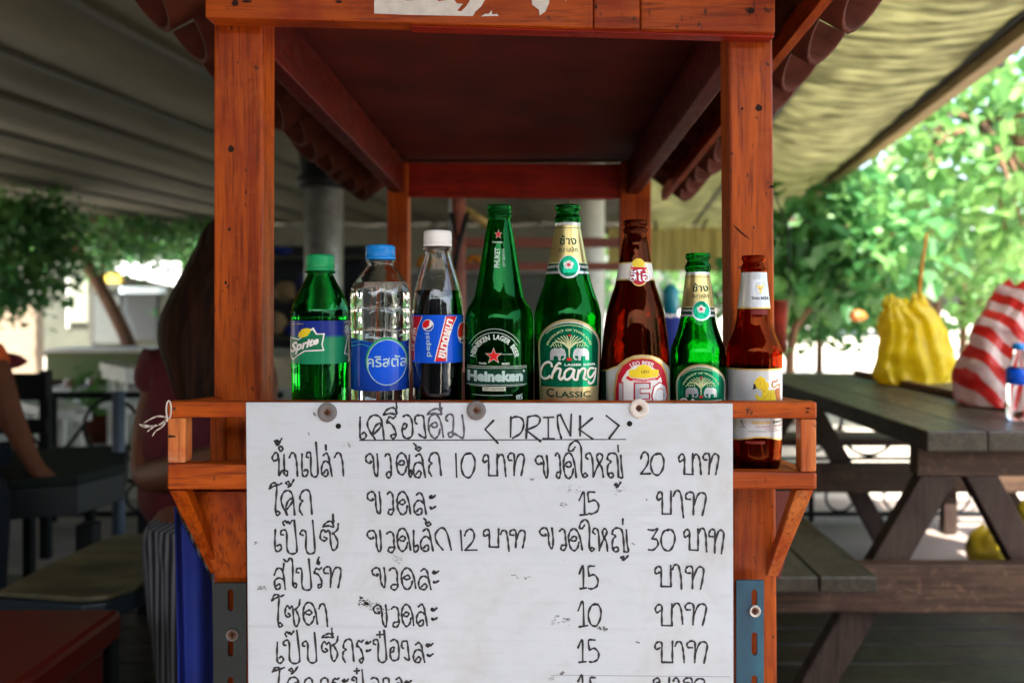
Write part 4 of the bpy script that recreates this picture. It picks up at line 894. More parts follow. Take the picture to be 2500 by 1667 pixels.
b7.start(68.5); crown_label(b7, 1711, 888, .81); b7.finish('label'); neck_label(b7, 1711, 664, 778, .87, 37)
# --- 6 dark brown bottle
b6 = Bottle('large_brown_bottle', 1551, [(1143, 74), (1138, 80), (1125, 83.5), (880, 83.5), (862, 82.5), (845, 81), (820, 78.5), (778, 73), (760, 69.5), (742, 65), (719, 57.5), (700, 50.5), (682, 46.5), (642, 39.5), (600, 33), (570, 26.6), (566, 29.8), (560, 30.4), (557, 26.6), (552, 26), (549.5, 30), (542, 30), (539, 28), (538, 25.5)],
  'large dark brown glass bottle with a white neck label and red arched label', GBROWN)
b6.start(83); Z = lambda pts: [(1460+x/4.128, 620+y/4.128) for x, y in pts]
wl = Z([(45, 1190), (110, 1170), (200, 1125), (290, 1050), (360, 1018), (440, 1008), (530, 1018), (610, 1050), (665, 1105), (718, 1180)]); b6.poly(wl+Z([(718, 1700), (45, 1700)]), GOLD, 0)
wl = Z([(50, 1200), (110, 1185), (205, 1140), (295, 1065), (362, 1032), (440, 1022), (528, 1032), (604, 1062), (658, 1115), (715, 1195)]); b6.poly(wl+Z([(715, 1700), (50, 1700)]), SILVER, 1)
b6.poly(Z([(35, 1205), (92, 1190), (92, 1700), (35, 1700)]), DGREEN, 2)
b6.poly(Z([(160, 1700), (172, 1350), (195, 1200), (250, 1100), (340, 1040), (440, 1028), (540, 1040), (632, 1100), (680, 1210), (695, 1350), (700, 1700)]), GOLD, 2)
b6.poly(Z([(180, 1700), (190, 1350), (212, 1220), (262, 1120), (345, 1060), (440, 1048), (535, 1058), (620, 1115), (665, 1220), (682, 1350), (688, 1700)]), CRIM, 3)
b6.poly(Z([(222, 1700), (230, 1350), (252, 1250), (300, 1170), (370, 1120), (440, 1108), (510, 1120), (575, 1165), (618, 1240), (640, 1350), (650, 1700)]), WHITE, 4)
c = Z([(440, 1330)])[0]; b6.arctext('LEO BEER', c[0], c[1], 53, 10, 118, 62, WHITE, 4, bold=.02)
b6.poly(Z([(320, 1160), (380, 1155), (400, 1125), (455, 1105), (510, 1125), (530, 1155), (595, 1165), (598, 1200), (585, 1235), (455, 1245), (325, 1235), (315, 1200)]), YEL, 5); b6.tbox('LEO', 1565, 903, 1582, 909, BLACK, 6, bold=.01)
b6.poly(Z([(285, 1235), (320, 1222), (320, 1240), (455, 1255), (590, 1240), (590, 1218), (625, 1232), (600, 1250), (590, 1265), (455, 1278), (325, 1270), (300, 1255)]), RED, 6)
b6.text('PRODUCT OF THAILAND', Z([(350, 1270), (565, 1270), (565, 1256), (350, 1256)]), WHITE, 7, bold=.02)
for (ch, a, z_) in (('L', 208, 350), ('E', 360, 522), ('O', 522, 688)):
    b6.text(ch, Z([(a, 1565), (z_, 1565), (z_, 1285), (a, 1285)]), CRIM, 6, bold=.05); b6.text(ch, Z([(a+14, 1553), (z_-14, 1553), (z_-14, 1298), (a+14, 1298)]), SILVER, 7, bold=.02)
b6.finish('label')
b6.start(43); n = 30
b6.band(641, 683, WHITE, 0); b6.band(640, 643, GOLD, 1); b6.band(681, 684.5, GOLD, 1)
b6.ell(1559, 665, 21, 34, GOLD, 2); b6.ell(1559, 665, 18.5, 31, WHITE, 3); b6.ell(1559, 672, 17, 24, CRIM, 4); b6.ell(1559, 644, 15, 13, YEL, 5); b6.poly([(1541, 652), (1577, 653), (1577, 658), (1541, 657)], RED, 6)
b6.tbox('ลีโอ', 1538, 658, 1582, 688, CRIM, 7, bold=.03); b6.tbox('ลีโอ', 1539, 659, 1581, 687, SILVER, 8, bold=.008)
b6.finish('neck_label')
# --- 8 amber bottle
b8 = Bottle('small_amber_bottle', 1840.5, [(1143, 52), (1139, 60), (1128, 64), (1112, 66.5), (1095, 67.5), (1070, 68), (905, 69), (880, 69.5), (866, 69.5), (853, 68.5), (838, 64), (820, 55.5), (803, 48.5), (786, 44), (770, 41.8), (754, 40), (710, 35.5), (668, 30.3), (664, 31.5), (657, 32.4), (650, 31), (644, 27), (638, 26.6), (635, 30), (628, 30.4), (625.5, 29), (624, 26)],
  'amber glass bottle with a white label and golden lion, last at the right end', GAMBER, wall=2.4)
b8.start(69); LP = flat('pearly_white_label', (.62, .66, .70), .3, .3)
n = 60; low = [(-math.pi*69*.999+2*math.pi*69*.998*i/n, 1069+5*math.sin(i/n*2*math.pi*3+.8)) for i in range(n+1)]
b8.raw([(x, 902) for x, y in low]+low, [(i, i+1, n+2+i, n+1+i) for i in range(n)], LP, 0)
b8.raw([(x, y-1) for x, y in low]+[(x, y+2.6) for x, y in low], [(i, i+1, n+2+i, n+1+i) for i in range(n)], GOLD, 1); b8.band(899.5, 903.5, GOLD, 1)
b8.band(1075, 1082, MAROON, 0, -.3, .4)
Z = lambda pts: [(1780+x/4.9, 880+y/4.9) for x, y in pts]
b8.poly(Z([(300, 260), (318, 215), (350, 195), (380, 180), (400, 200), (425, 205), (430, 240), (465, 265), (470, 300), (460, 345), (500, 350), (530, 345), (545, 420), (550, 480), (540, 560), (350, 560), (345, 480), (320, 440), (312, 400), (330, 390), (350, 420), (385, 430), (390, 390), (385, 350), (350, 335), (325, 320), (290, 340), (300, 300)]), YEL, 1)
b8.poly(Z([(288, 285), (310, 270), (318, 300), (330, 320), (300, 342), (280, 335), (292, 310)]), BLACK, 2)
for q in ([(350, 240), (375, 260), (360, 290)], [(400, 230), (420, 270), (405, 310)], [(440, 290), (430, 340), (400, 380)], [(470, 380), (440, 420), (400, 450)], [(330, 230), (345, 215), (365, 225)], [(385, 320), (395, 350), (415, 360)], [(500, 400), (480, 440), (500, 470)]): b8.stroke(Z(q), 1.0, ORANGEPR, 2)
b8.poly(Z([(535, 350), (570, 325), (598, 345), (600, 420), (608, 480), (560, 480), (545, 420)]), ORANGEPR, 2)
b8.stroke(Z([(590, 340), (596, 290), (560, 300), (530, 320), (505, 290), (520, 250), (555, 250), (575, 215)]), 3.6, ORANGEPR, 2); b8.stroke(Z([(505, 290), (530, 320), (560, 300), (590, 300)]), 1.5, YEL, 3)
for i in range(14):
    a = R(150+i*8); b8.stroke(Z([(350+70*math.cos(a), 300-70*math.sin(a)*-1 if False else 300+75*math.sin(a)), (350+115*math.cos(a), 300+125*math.sin(a))]), .5, ICE, 1, False)
b8.text('PREMIUM', Z([(275, 755), (490, 752), (490, 722), (275, 722)]), GOLD, 1, bold=.05); b8.text('QUALITY', Z([(515, 752), (650, 745), (650, 715), (515, 720)]), BLACK, 1, bold=.05)
b8.text('THE ORIGINAL THAI BEER', Z([(312, 796), (640, 788), (640, 766), (312, 772)]), CRIM, 1); b8.text('SINCE 1933', Z([(430, 822), (560, 818), (560, 802), (430, 806)]), CRIM, 1)
b8.text('SINGHA CORPORATION CO.,LTD. BANGKOK', Z([(228, 852), (640, 842), (640, 828), (228, 836)]), BLACK, 1, bold=.01)
b8.stroke(Z([(155, 710), (160, 750), (180, 785), (210, 808)]), 2, BLACK, 1, taper=True); b8.stroke(Z([(140, 720), (175, 770)]), 1.2, BLACK, 1, False); b8.stroke(Z([(135, 800), (200, 790)]), 1, BLACK, 1, False)
b8.finish('label')
b8.start(37); n = 30; b8.band(664.5, 751, LP, 0); b8.band(750, 753.5, GOLD, 1); b8.band(756, 768, MAROON, 0, -.2, .9)
b8.ell(1856.5, 704, 12, 15, ICE, 1); b8.ell(1856.5, 704, 10.5, 13.5, LP, 2)
b8.poly([(1848, 693), (1853, 699), (1856, 695), (1860, 699), (1866, 692), (1865, 703), (1860, 706), (1861, 713), (1857, 717), (1853, 713), (1853, 706), (1848, 703)], GOLD, 3); b8.stroke([(1852, 703), (1857, 707), (1862, 702)], 1.2, BLACK, 4)
b8.tbox('THAI BEER', 1834, 724.5, 1876, 731.5, BLACK, 1, bold=.03)
b8.finish('neck_label')

# ================================================================== PICNIC TABLE AND BENCHES (right)
TZ = EYE-.311
pt = thing('picnic_table', (1.3, 2.6, 0), 'long dark weathered plank picnic table with A-shaped legs, right of the stall', 'table')
for i in range(6):
    x0 = .9385+.149*i; y0 = 1.936+random.uniform(-.004, .004)
    box('plank', x0, x0+.1455, y0, 3.55+random.uniform(-.01, .01), TZ-.05, TZ+random.uniform(-.001, .001), DWY, pt, .004)
def aframe(Y, fb_):
    box('cross_beam', .96, 1.80, Y, Y+.045, TZ-.13, TZ-.0505, DWX, pt, .003)
    zs = .29; box('stretcher', .50, 2.25, Y-.047, Y-.002, zs, zs+.118, DWX, pt, .003)
    for sg, xt, xb in ((1, 1.02, .66), (-1, 1.72, 2.08)):
        h = TZ-.131; a, b_ = Vector((xt-.05, Y, h)), Vector((xb-.05, Y, 0)); d = Vector((.095, 0, 0)); q = Vector((0, .045, 0))
        m_ = MB(); m_.hexa([b_, b_+d, a+d, a, b_+q, b_+d+q, a+d+q, a+q]); m_.build('leg', DWZ, pt, bevel=.003)
aframe(2.03, 0); aframe(3.28, 1)
for Y in (2.03, 3.28):
    h = TZ-.131; a, b_ = Vector((1.085, Y+.001, h)), Vector((1.42, Y+.001, 0)); d = Vector((.085, 0, 0)); q = Vector((0, .04, 0))
    m_ = MB(); m_.hexa([b_, b_+d, a+d, a, b_+q, b_+d+q, a+d+q, a+q]); m_.build('leg', DWZ, pt, bevel=.003)
def bench(name, x0, x1, xs, y0, y1, z, lab):
    t = thing(name, ((x0+x1)/2, (y0+y1)/2, 0), lab, 'bench'); e = [x0]+xs+[x1]
    for a, b_ in zip(e[:-1], e[1:]): box('plank', a+.002, b_-.002, y0, y1, z-.037, z, DWY, t, .004)
    return t
t = bench('bench', .40, .756, [.51, .622], 1.778, 3.5, .45, 'dark two plank bench of the picnic table, on the side nearest the stall')
t = bench('bench', 1.98, 2.24, [2.11], 1.9, 3.5, .45, 'dark bench along the far right side of the picnic table')
t = thing('cross_bench', (1.5, 3.62, 0), 'dark bench set crosswise beyond the end of the picnic table', 'bench')
box('plank', .8, 2.0, 3.60, 3.70, .413, .45, DWX, t, .003); box('plank', .8, 2.0, 3.705, 3.80, .413, .45, DWX, t, .003); box('stretcher', .8, 2.0, 3.62, 3.66, .2, .31, DWX, t, .003)
for x in (.9, 1.86): box('leg', x, x+.06, 3.665, 3.72, 0, .413, DWZ, t, .003)
# placemat tray, bags, bottle on the table
t = thing('wooden_tray', (1.56, 2.85, TZ), 'brown wooden board lying on the picnic table under the plastic bags', 'tray')
box('board', 1.372, 1.80, 2.25, 3.42, TZ+.002, TZ+.012, DWY, t, .002); box('edge_strip', 1.350, 1.370, 2.22, 3.44, TZ+.0015, TZ+.024, mat('brown_tray_edge', (.17, .07, .03), .5, var=.3), t, .003)
def bag(name, secs, m, lab, folds, Y, depth, seed):
    """secs: (photo y, left x, right x) from the base up"""
    rs = np.random.RandomState(seed); n = 84; vs = []; ph = rs.uniform(0, 6, 5); ctr = []
    secs = spline(secs, 8)
    for i, (y, xl, xr) in enumerate(secs):
        t_ = i/(len(secs)-1); c = at((xl+xr)/2, y, Y); ctr.append((c.x, c.y)); hw = (xr-xl)/2*Y/F; dp = depth*(1-.75*t_**1.5)
        for k in range(n):
            a = 2*math.pi*k/n; f_ = 1+folds*t_*.9*math.sin(9*a+ph[0]+1.5*t_)+folds*.6*math.sin(5*a+ph[1]-2*t_)+folds*.5*math.sin(14*a+ph[2]+4*t_)
            vs.append((c.x+hw*math.cos(a)*(.93+.07*f_), c.y+dp*math.sin(a)*f_, c.z+.012*math.sin(3*a+ph[3])*t_))
    from mathutils import noise as mn
    out = []
    for i, v in enumerate(vs):
        q = Vector(v); t_ = (i//n)/(len(secs)-1); d = mn.noise_vector(q*9+Vector((seed, 0, 0)))*.018+mn.noise_vector(q*24)*.004
        rd = abs(mn.noise(q*16+Vector((seed*3, 0, 0))))
        out.append(q+(d-Vector((0, 0, 0)))*min(1, t_*4)+(Vector((ctr[i//n][0], ctr[i//n][1], q.z))-q)*rd*.14*min(1, t_*3))
    vs = [tuple(v) for v in out]
    N = len(secs); fs = [(i*n+k, i*n+(k+1) % n, (i+1)*n+(k+1) % n, (i+1)*n+k) for i in range(N-1) for k in range(n)]+[tuple(range(n))[::-1]]
    b = MB(); b.add(vs, fs); return b
t = thing('yellow_bag', at(2235, 930, 3.06), 'full yellow plastic bag with its top gathered, standing on the picnic table', 'plastic bag')
b = bag('yellow_bag', [(936, 2150, 2310), (918, 2132, 2342), (880, 2134, 2336), (820, 2146, 2308), (775, 2152, 2284), (748, 2158, 2262), (738, 2176, 2250), (734, 2200, 2236)], YBAG, '', .16, 3.06, .11, 4); b.build('body', YBAG, t, smooth=True)
b = bag('h', [(750, 2215, 2262), (735, 2222, 2262), (720, 2238, 2258)], YBAG, '', .2, 3.05, .03, 5); b.build('handle', YBAG, t, smooth=True)
b = bag('h', [(752, 2152, 2200), (738, 2156, 2196), (728, 2166, 2186)], YBAG, '', .2, 3.05, .03, 6); b.build('handle', YBAG, t, smooth=True)
b = MB(); b.tube([at(2243, 728, 3.05), at(2252, 640, 3.05), at(2263, 570, 3.05)], .0055, 8); b.build('straw', ORG, t, smooth=True)
def stripes():
    m, nt_, p = newmat('red_and_white_striped_plastic'); tc = nt_.nodes.new('ShaderNodeTexCoord'); mp = nt_.nodes.new('ShaderNodeMapping'); mp.inputs['Rotation'].default_value = (0, R(38), 0)
    wv = nt_.nodes.new('ShaderNodeTexWave'); wv.wave_type = 'BANDS'; wv.bands_direction = 'X'; wv.inputs['Scale'].default_value = 5.2; wv.inputs['Distortion'].default_value = 1.6; wv.inputs['Detail'].default_value = 1
    nt_.links.new(tc.outputs['Object'], mp.inputs[0]); nt_.links.new(mp.outputs[0], wv.inputs[0])
    c = mix_rgb(nt_, (.70, .58, .56), (.62, .025, .02), ramp(nt_, wv.outputs['Fac'], .47, .53)); nt_.links.new(c, p.inputs['Base Color']); p.inputs['Roughness'].default_value = .35
    n_ = noise(nt_, 14, 4, .6); bump(nt_, p, n_, .5, .02)
    tr = nt_.nodes.new('ShaderNodeBsdfTranslucent'); nt_.links.new(c, tr.inputs[0]); mx = nt_.nodes.new('ShaderNodeMixShader'); mx.inputs[0].default_value = .35
    nt_.links.new(p.outputs[0], mx.inputs[1]); nt_.links.new(tr.outputs[0], mx.inputs[2]); nt_.links.new(mx.outputs[0], nt_.nodes['Material Output'].inputs[0]); return m
b = bag('striped_bag', [(985, 2350, 2620), (965, 2341, 2640), (910, 2342, 2640), (850, 2356, 2620), (790, 2385, 2590), (745, 2425, 2570), (715, 2450, 2550), (690, 2480, 2535)], None, '', .09, 2.42, .15, 9)
tag(b.build('striped_bag', stripes(), None, smooth=True), 'full red and white striped plastic bag at the right edge of the table', 'plastic bag')
t = thing('water_bottle', at(2487, 1026, 2.12), 'small clear water bottle with a blue label, cut by the right edge', 'bottle')
q = at(2487, 1026, 2.12); q.z = TZ+.001
b = MB(); b.lathe([(.001, 0), (.026, 0), (.029, .01), (.029, .09), (.028, .13), (.014, .17), (.012, .185), (.012, .19), (.001, .19)], q, 28); b.build('body', PCLEAR, t, smooth=True)
b = MB(); b.lathe([(.0295, .095), (.0305, .096), (.0305, .135), (.0292, .136)], q, 28); b.build('label', BLUE, t, smooth=True)
b = MB(); b.lathe([(.0135, .186), (.015, .187), (.015, .203), (.001, .204)], q, 24); b.build('cap', CAPB, t, smooth=True)
# red cup bag hanging behind the right post
t = thing('red_plastic_cup', at(1912, 800, 3.0), 'translucent red plastic bag cup hanging on a thin wire right of the post', 'cup')
b = MB(); c = at(1902, 862, 3.0); b.lathe([(.001, 0), (.022, 0), (.028, .06), (.034, .19), (.038, .20), (.034, .198), (.026, .06), (.001, .01)], c, 24); b.build('cup', mat('translucent_red', (.75, .13, .07), .3, trans=.7, var=.5, scale=9), t, smooth=True)
b = MB(); b.tube([at(1927, 722, 3.0), at(1925, 560, 3.0), at(1890, 470, 2.9)], .003, 6); b.build('wire', IRON, t)
# yellow bags on the floor
def fl(name, px, Y, rx, rz, lab, s):
    x = (px-CX)/F*Y; return blob(name, (x, Y, rz*.8), rx, rx*.7, rz, YBAG, lab, 'plastic bag', s)

b = bag('b', [(1384, 2385, 2462), (1368, 2366, 2474), (1340, 2358, 2478), (1312, 2372, 2462), (1292, 2398, 2440), (1286, 2410, 2428)], None, '', .02, 3.2, .08, 21); tag(b.build('yellow_floor_bag', YBAGD, None, smooth=True), 'crumpled yellow plastic bag on the floor behind the picnic table stretcher', 'plastic bag')
b = bag('b', [(1440, 2490, 2640), (1400, 2478, 2660), (1320, 2474, 2660), (1250, 2484, 2640), (1205, 2520, 2600), (1190, 2545, 2580)], None, '', .02, 2.92, .12, 22); tag(b.build('yellow_floor_bag', YBAGD, None, smooth=True), 'larger crumpled yellow plastic bag on the floor at the far right', 'plastic bag')

# ================================================================== RAILING
rl = thing('iron_railing', (0, 3.86, 0), 'black wrought iron railing with rings along the edge of the floor', 'railing')
YR = 3.86
def ring(cx, cz, r, y=YR, th=.007):
    b = MB(); b.tube([(cx+r*math.cos(a), y, cz+r*math.sin(a)) for a in np.linspace(0, 2*math.pi, 25)], th, 6, caps=False); b.build('ring', IRON, rl, smooth=True)
for a, b_ in ((-4.6, -1.25), (.75, 3.1)):
    for z, h in ((.03, .02), (.19, .02), (.30, .016), (.60, .03)): box('rail', a, b_, YR-.012, YR+.012, z, z+h, IRON, rl, .002)
    x = a
    while x < b_-.01:
        box('baluster', x-.012, x+.012, YR-.011, YR+.011, 0, .60, IRON, rl, .002)
        for i in range(2): ring(x+.14+.28*i, .12, .068)
        ring(x+.28, .46, .135, th=.009)
        for sg in (-1, 1):
            b = MB(); b.tube([(x+.28+sg*(.13+.14*t), YR, .46-.13*math.sin(t*math.pi/2)*1.05+.02) for t in np.linspace(0, 1, 8)], .008, 6); b.build('scroll', IRON, rl, smooth=True)
        x += .56

# ================================================================== LEFT FOREGROUND
def slab(name, pts, zt_, th, m, parent=None, bev=.004):
    n = len(pts); v = [(x, y, zt_) for x, y in pts]+[(x, y, zt_-th) for x, y in pts]
    b = MB(); b.add(v, [tuple(range(n)), tuple(range(2*n-1, n-1, -1))]+[(k, n+k, n+(k+1) % n, (k+1) % n) for k in range(n)]); return b.build(name, m, parent, bevel=bev, recalc=True)
def fl2(px, py, z): Y = F*(EYE-z)/(py-HY); return ((px-CX)/F*Y, Y)
t = thing('worn_bench', (-.95, 1.95, 0), 'low bench with a worn yellowish top and dark rim, at the left by the woman', 'bench')
P_ = [(-10, 1443), (205, 1458), (262, 1452), (330, 1430), (372, 1405), (520, 1345), (520, 1300), (372, 1302), (300, 1302), (255, 1312), (120, 1375)]
pts = [fl2(x, y, .45) for x, y in P_]; slab('seat_top', pts, .45, .012, WOODW, t)
cxm, cym = sum(p[0] for p in pts)/len(pts), sum(p[1] for p in pts)/len(pts)
slab('rim', [(cxm+(x-cxm)*1.035, cym+(y-cym)*1.05) for x, y in pts], .4375, .035, mat('dark_blue_rim', (.015, .03, .04), .5), t)
for (x, y) in ((-1.08, 1.80), (-.66, 1.86), (-1.10, 2.02), (-.66, 2.12)): box('leg', x-.02, x+.02, y-.02, y+.02, 0, .4025, IRON, t, .002)
t = thing('red_cooler', (-.98, 1.25, 0), 'red plastic cooler box with its lid shut, lower left corner', 'cooler')
box('body', -1.2, -.775, 1.06, 1.42, .12, .455, REDP, t, .012); box('lid', -1.22, -.755, 1.04, 1.44, .4555, .51, REDP, t, .012); box('handle', -1.02, -.92, 1.030, 1.0395, .465, .49, DENIM, t, .002)
box('base', -1.2, -.775, 1.06, 1.42, .0, .1195, DENIM, t, .01)
t = thing('dark_table', (-1.45, 2.5, 0), 'low dark table under the hand of the person in orange', 'table')
pts = [fl2(x, y, .53) for x, y in ((-160, 1185), (60, 1168), (190, 1160), (305, 1130), (315, 1085), (180, 1090), (60, 1100), (-160, 1105))]; slab('table_top', pts, .53, .03, mat('dark_green_table', (.008, .014, .012), .7, spec=.2), t)
slab('apron', [(x*.985-.02, y*.99+.02) for x, y in pts], .4995, .09, mat('dark_apron', (.008, .012, .012), .6), t)
for (x, y) in ((-1.34, 2.36), (-1.32, 2.68), (-1.98, 2.36), (-1.98, 2.7)): box('leg', x-.025, x+.025, y-.025, y+.025, 0, .409, IRON, t, .002)
q = at(290, 1210, 2.85); tag(tubep('blue_grey_post', [(q.x, 2.85, 0), (q.x, 2.85, EYE-(955-HY)/F*2.85)], .021, mat('blue_grey_paint', (.07, .095, .13), .45), None, 16), 'short blue grey round post between the railing and the woman', 'post')
t = thing('dark_chair', (-3.0, 3.3, 0), 'black slatted chair back before the railing at the far left', 'chair')
for x in (-2.06, -2.34, -2.62): 
    box('upright', x-.02, x+.02, 3.3, 3.33, 0, EYE-(905-HY)/F*3.3, IRON, t, .003)
for z0, z1 in ((.66, .77), (.52, .58), (.40, .44)): box('slat', -2.64, -2.04, 3.285, 3.2995, z0, z1, IRON, t, .003)
box('seat', -2.64, -2.04, 3.335, 3.7, .36, .395, IRON, t, .003)
for x in (-2.6, -2.08): box('leg', x-.018, x+.018, 3.66, 3.695, 0, .3595, IRON, t, .003)
blob('dark_red_cushion', at(12, 884, 3.0), .07, .05, .036, mat('dark_red_cloth', (.12, .004, .012), .8), 'dark red cushion on the black chair back at the far left', 'cushion', 3)

# ================================================================== PEOPLE
def skinfig(name, joints, edges, root, m, parent=None, sub=2, smooth=True):
    bm = bmesh.new(); L = bm.verts.layers.skin.verify(); idx = {}
    for k, (p, r) in joints.items():
        v = bm.verts.new(p); v[L].radius = r if isinstance(r, tuple) else (r, r); v[L].use_root = (k == root); idx[k] = v
    for a, b_ in edges: bm.edges.new((idx[a], idx[b_]))
    me = bpy.data.meshes.new(name); bm.to_mesh(me); bm.free(); me.materials.append(m)
    o = bpy.data.objects.new(name, me); C.objects.link(o); o.parent = parent; o.location = -wloc(parent)
    s_ = o.modifiers.new('skin', 'SKIN'); s_.use_smooth_shade = True; s_.branch_smoothing = .3
    u_ = o.modifiers.new('sub', 'SUBSURF'); u_.levels = sub; u_.render_levels = sub; return o
def hand(J, E_, tag_, w, d, side, r=.008, size=1.0):
    """palm and five fingers from wrist w in direction d"""
    d = Vector(d).normalized(); s_ = Vector(side).normalized(); n_ = d.cross(s_).normalized(); pk = tag_+'palm'
    J[pk] = (w+d*.045*size, (.034*size, .014*size)); E_.append((tag_+'wrist', pk))
    for i, (o_, l) in enumerate(((-.030, .060), (-.010, .072), (.010, .068), (.028, .052))):
        a, b_, c = tag_+f'f{i}a', tag_+f'f{i}b', tag_+f'f{i}c'
        J[a] = (w+d*.085*size+s_*o_*size, r); J[b_] = (w+d*(.085+l*.55)*size+s_*o_*1.1*size-n_*.008, r*.9); J[c] = (w+d*(.085+l)*size+s_*o_*1.1*size-n_*.022, r*.75)
        E_ += [(pk, a), (a, b_), (b_, c)]
    J[tag_+'ta'] = (w+d*.04*size-s_*.035*size, r*1.1); J[tag_+'tb'] = (w+d*.075*size-s_*.052*size-n_*.012, r*.9); E_ += [(pk, tag_+'ta'), (tag_+'ta', tag_+'tb')]
wm = thing('person', at(470, 1300, 1.88), 'seated person with long dark hair, dark red shirt and striped skirt, left of the stall', 'person')
Yw = 1.88
V = lambda x, y, Y=Yw: at(x, y, Y)
J = {'pelvis': (V(500, 1300), .13), 'belly': (V(490, 1180), .115), 'chest': (V(485, 1010), (.14, .11)), 'neck0': (V(510, 850), .065), 'neck': (V(530, 790), .05), 'head0': (V(550, 720), .075), 'head': (V(565, 640), .092), 'crown': (V(560, 575), .07),
     'sh_l': (V(395, 900, 1.86), .056), 'el_l': (V(362, 1165, 1.80), .043), 'fa_l': (V(440, 1150, 1.66), .038), 'lwrist': (V(540, 1110, 1.56), .026), 'sh_r': (V(610, 895), .056), 'el_r': (V(640, 1120, 1.8), .042), 'rwrist': (V(600, 1120, 1.58), .026),
     'nose': (V(612, 655, 1.90), .018), 'hip_l': (V(470, 1320, 1.80), .095), 'kn_l': (V(640, 1330, 1.95), .07), 'an_l': (Vector((V(650, 1330, 1.95).x, 1.95, .09)), .042), 'toe_l': (Vector((V(650, 1330, 1.95).x+.13, 1.97, .035)), .034),
     'hip_r': (V(520, 1320, 2.0), .095), 'kn_r': (V(660, 1330, 2.15), .07), 'an_r': (Vector((V(670, 1330, 2.1).x, 2.12, .09)), .042), 'toe_r': (Vector((V(670, 1330, 2.1).x+.13, 2.14, .035)), .034)}
Ed = [('pelvis', 'belly'), ('belly', 'chest'), ('chest', 'neck0'), ('neck0', 'neck'), ('neck', 'head0'), ('head0', 'head'), ('head', 'crown'), ('chest', 'sh_l'), ('sh_l', 'el_l'), ('el_l', 'fa_l'), ('fa_l', 'lwrist'), ('chest', 'sh_r'), ('sh_r', 'el_r'), ('el_r', 'rwrist'), ('head', 'nose'),
      ('pelvis', 'hip_l'), ('hip_l', 'kn_l'), ('kn_l', 'an_l'), ('an_l', 'toe_l'), ('pelvis', 'hip_r'), ('hip_r', 'kn_r'), ('kn_r', 'an_r'), ('an_r', 'toe_r')]
hand(J, Ed, 'l', J['lwrist'][0], (1, -.1, -.15), (0, .3, 1)); hand(J, Ed, 'r', J['rwrist'][0], (1, -.2, -.1), (0, .3, 1))
skinfig('body', J, Ed, 'pelvis', SKIN, wm)
J2 = {'pelvis': (V(500, 1290), .155), 'belly': (V(488, 1160), .145), 'chest': (V(478, 1000), (.165, .14)), 'up': (V(490, 900), (.13, .1)), 'neck0': (V(505, 845), .075), 'sh_l': (V(385, 905, 1.85), .085), 'sl_l': (V(368, 975, 1.83), .064), 'sh_r': (V(615, 900), .078), 'sl_r': (V(630, 1000, 1.85), .06)}
skinfig('shirt', J2, [('pelvis', 'belly'), ('belly', 'chest'), ('chest', 'up'), ('up', 'neck0'), ('up', 'sh_l'), ('sh_l', 'sl_l'), ('up', 'sh_r'), ('sh_r', 'sl_r')], 'pelvis', SHIRT, wm)
def loft(secs, Y, dep, ripple, m, nm, parent, n=72, f_=14):
    vs = []; secs = spline(secs, 5); N = len(secs)
    for i, (y, xl, xr) in enumerate(secs):
        c = at((xl+xr)/2, y, Y); hw = (xr-xl)/2*Y/F; t_ = i/(N-1)
        for k in range(n):
            a = 2*math.pi*k/n; q = 1+ripple*math.sin(f_*a+2*math.sin(t_*3))+ripple*.6*math.sin((f_*2-5)*a+1-t_*2)
            vs.append((c.x+hw*q*math.cos(a), c.y+dep*q*math.sin(a), c.z))
    b = MB(); b.add(vs, [(i*n+k, i*n+(k+1) % n, (i+1)*n+(k+1) % n, (i+1)*n+k) for i in range(N-1) for k in range(n)]+[tuple(range(n))[::-1], tuple((N-1)*n+k for k in range(n))])
    return b.build(nm, m, parent, smooth=True)
loft([(548, 550, 590), (568, 516, 630), (620, 486, 660), (700, 440, 640), (780, 404, 600), (840, 404, 575), (900, 428, 560), (950, 450, 545), (985, 480, 530)], 1.77, .105, .022, HAIR, 'hair', wm, f_=17)
def skirtmat():
    m, nt_, p = newmat('dark_skirt_with_pale_wavy_stripes'); tc = nt_.nodes.new('ShaderNodeTexCoord'); wv = nt_.nodes.new('ShaderNodeTexWave'); wv.bands_direction = 'X'
    wv.inputs['Scale'].default_value = 20; wv.inputs['Distortion'].default_value = 4; wv.inputs['Detail'].default_value = 1; wv.inputs['Detail Scale'].default_value = .35
    mp = nt_.nodes.new('ShaderNodeMapping'); mp.inputs['Scale'].default_value = (1, .4, .25); nt_.links.new(tc.outputs['Object'], mp.inputs[0]); nt_.links.new(mp.outputs[0], wv.inputs[0])
    nt_.links.new(mix_rgb(nt_, (.012, .014, .02), (.22, .23, .25), ramp(nt_, wv.outputs['Fac'], .5, .8)), p.inputs['Base Color']); p.inputs['Roughness'].default_value = .85; return m
loft([(1255, 392, 590), (1290, 372, 620), (1350, 370, 660), (1430, 376, 660), (1540, 398, 640), (1700, 415, 610), (1900, 425, 600)], 1.80, .15, .03, skirtmat(), 'skirt', wm, f_=11)
p2 = thing('person', at(-110, 1180, 2.6), 'person in an orange shirt at the left edge, bare forearm reaching to the low table', 'person')
V = lambda x, y, Y=2.62: at(x, y, Y)
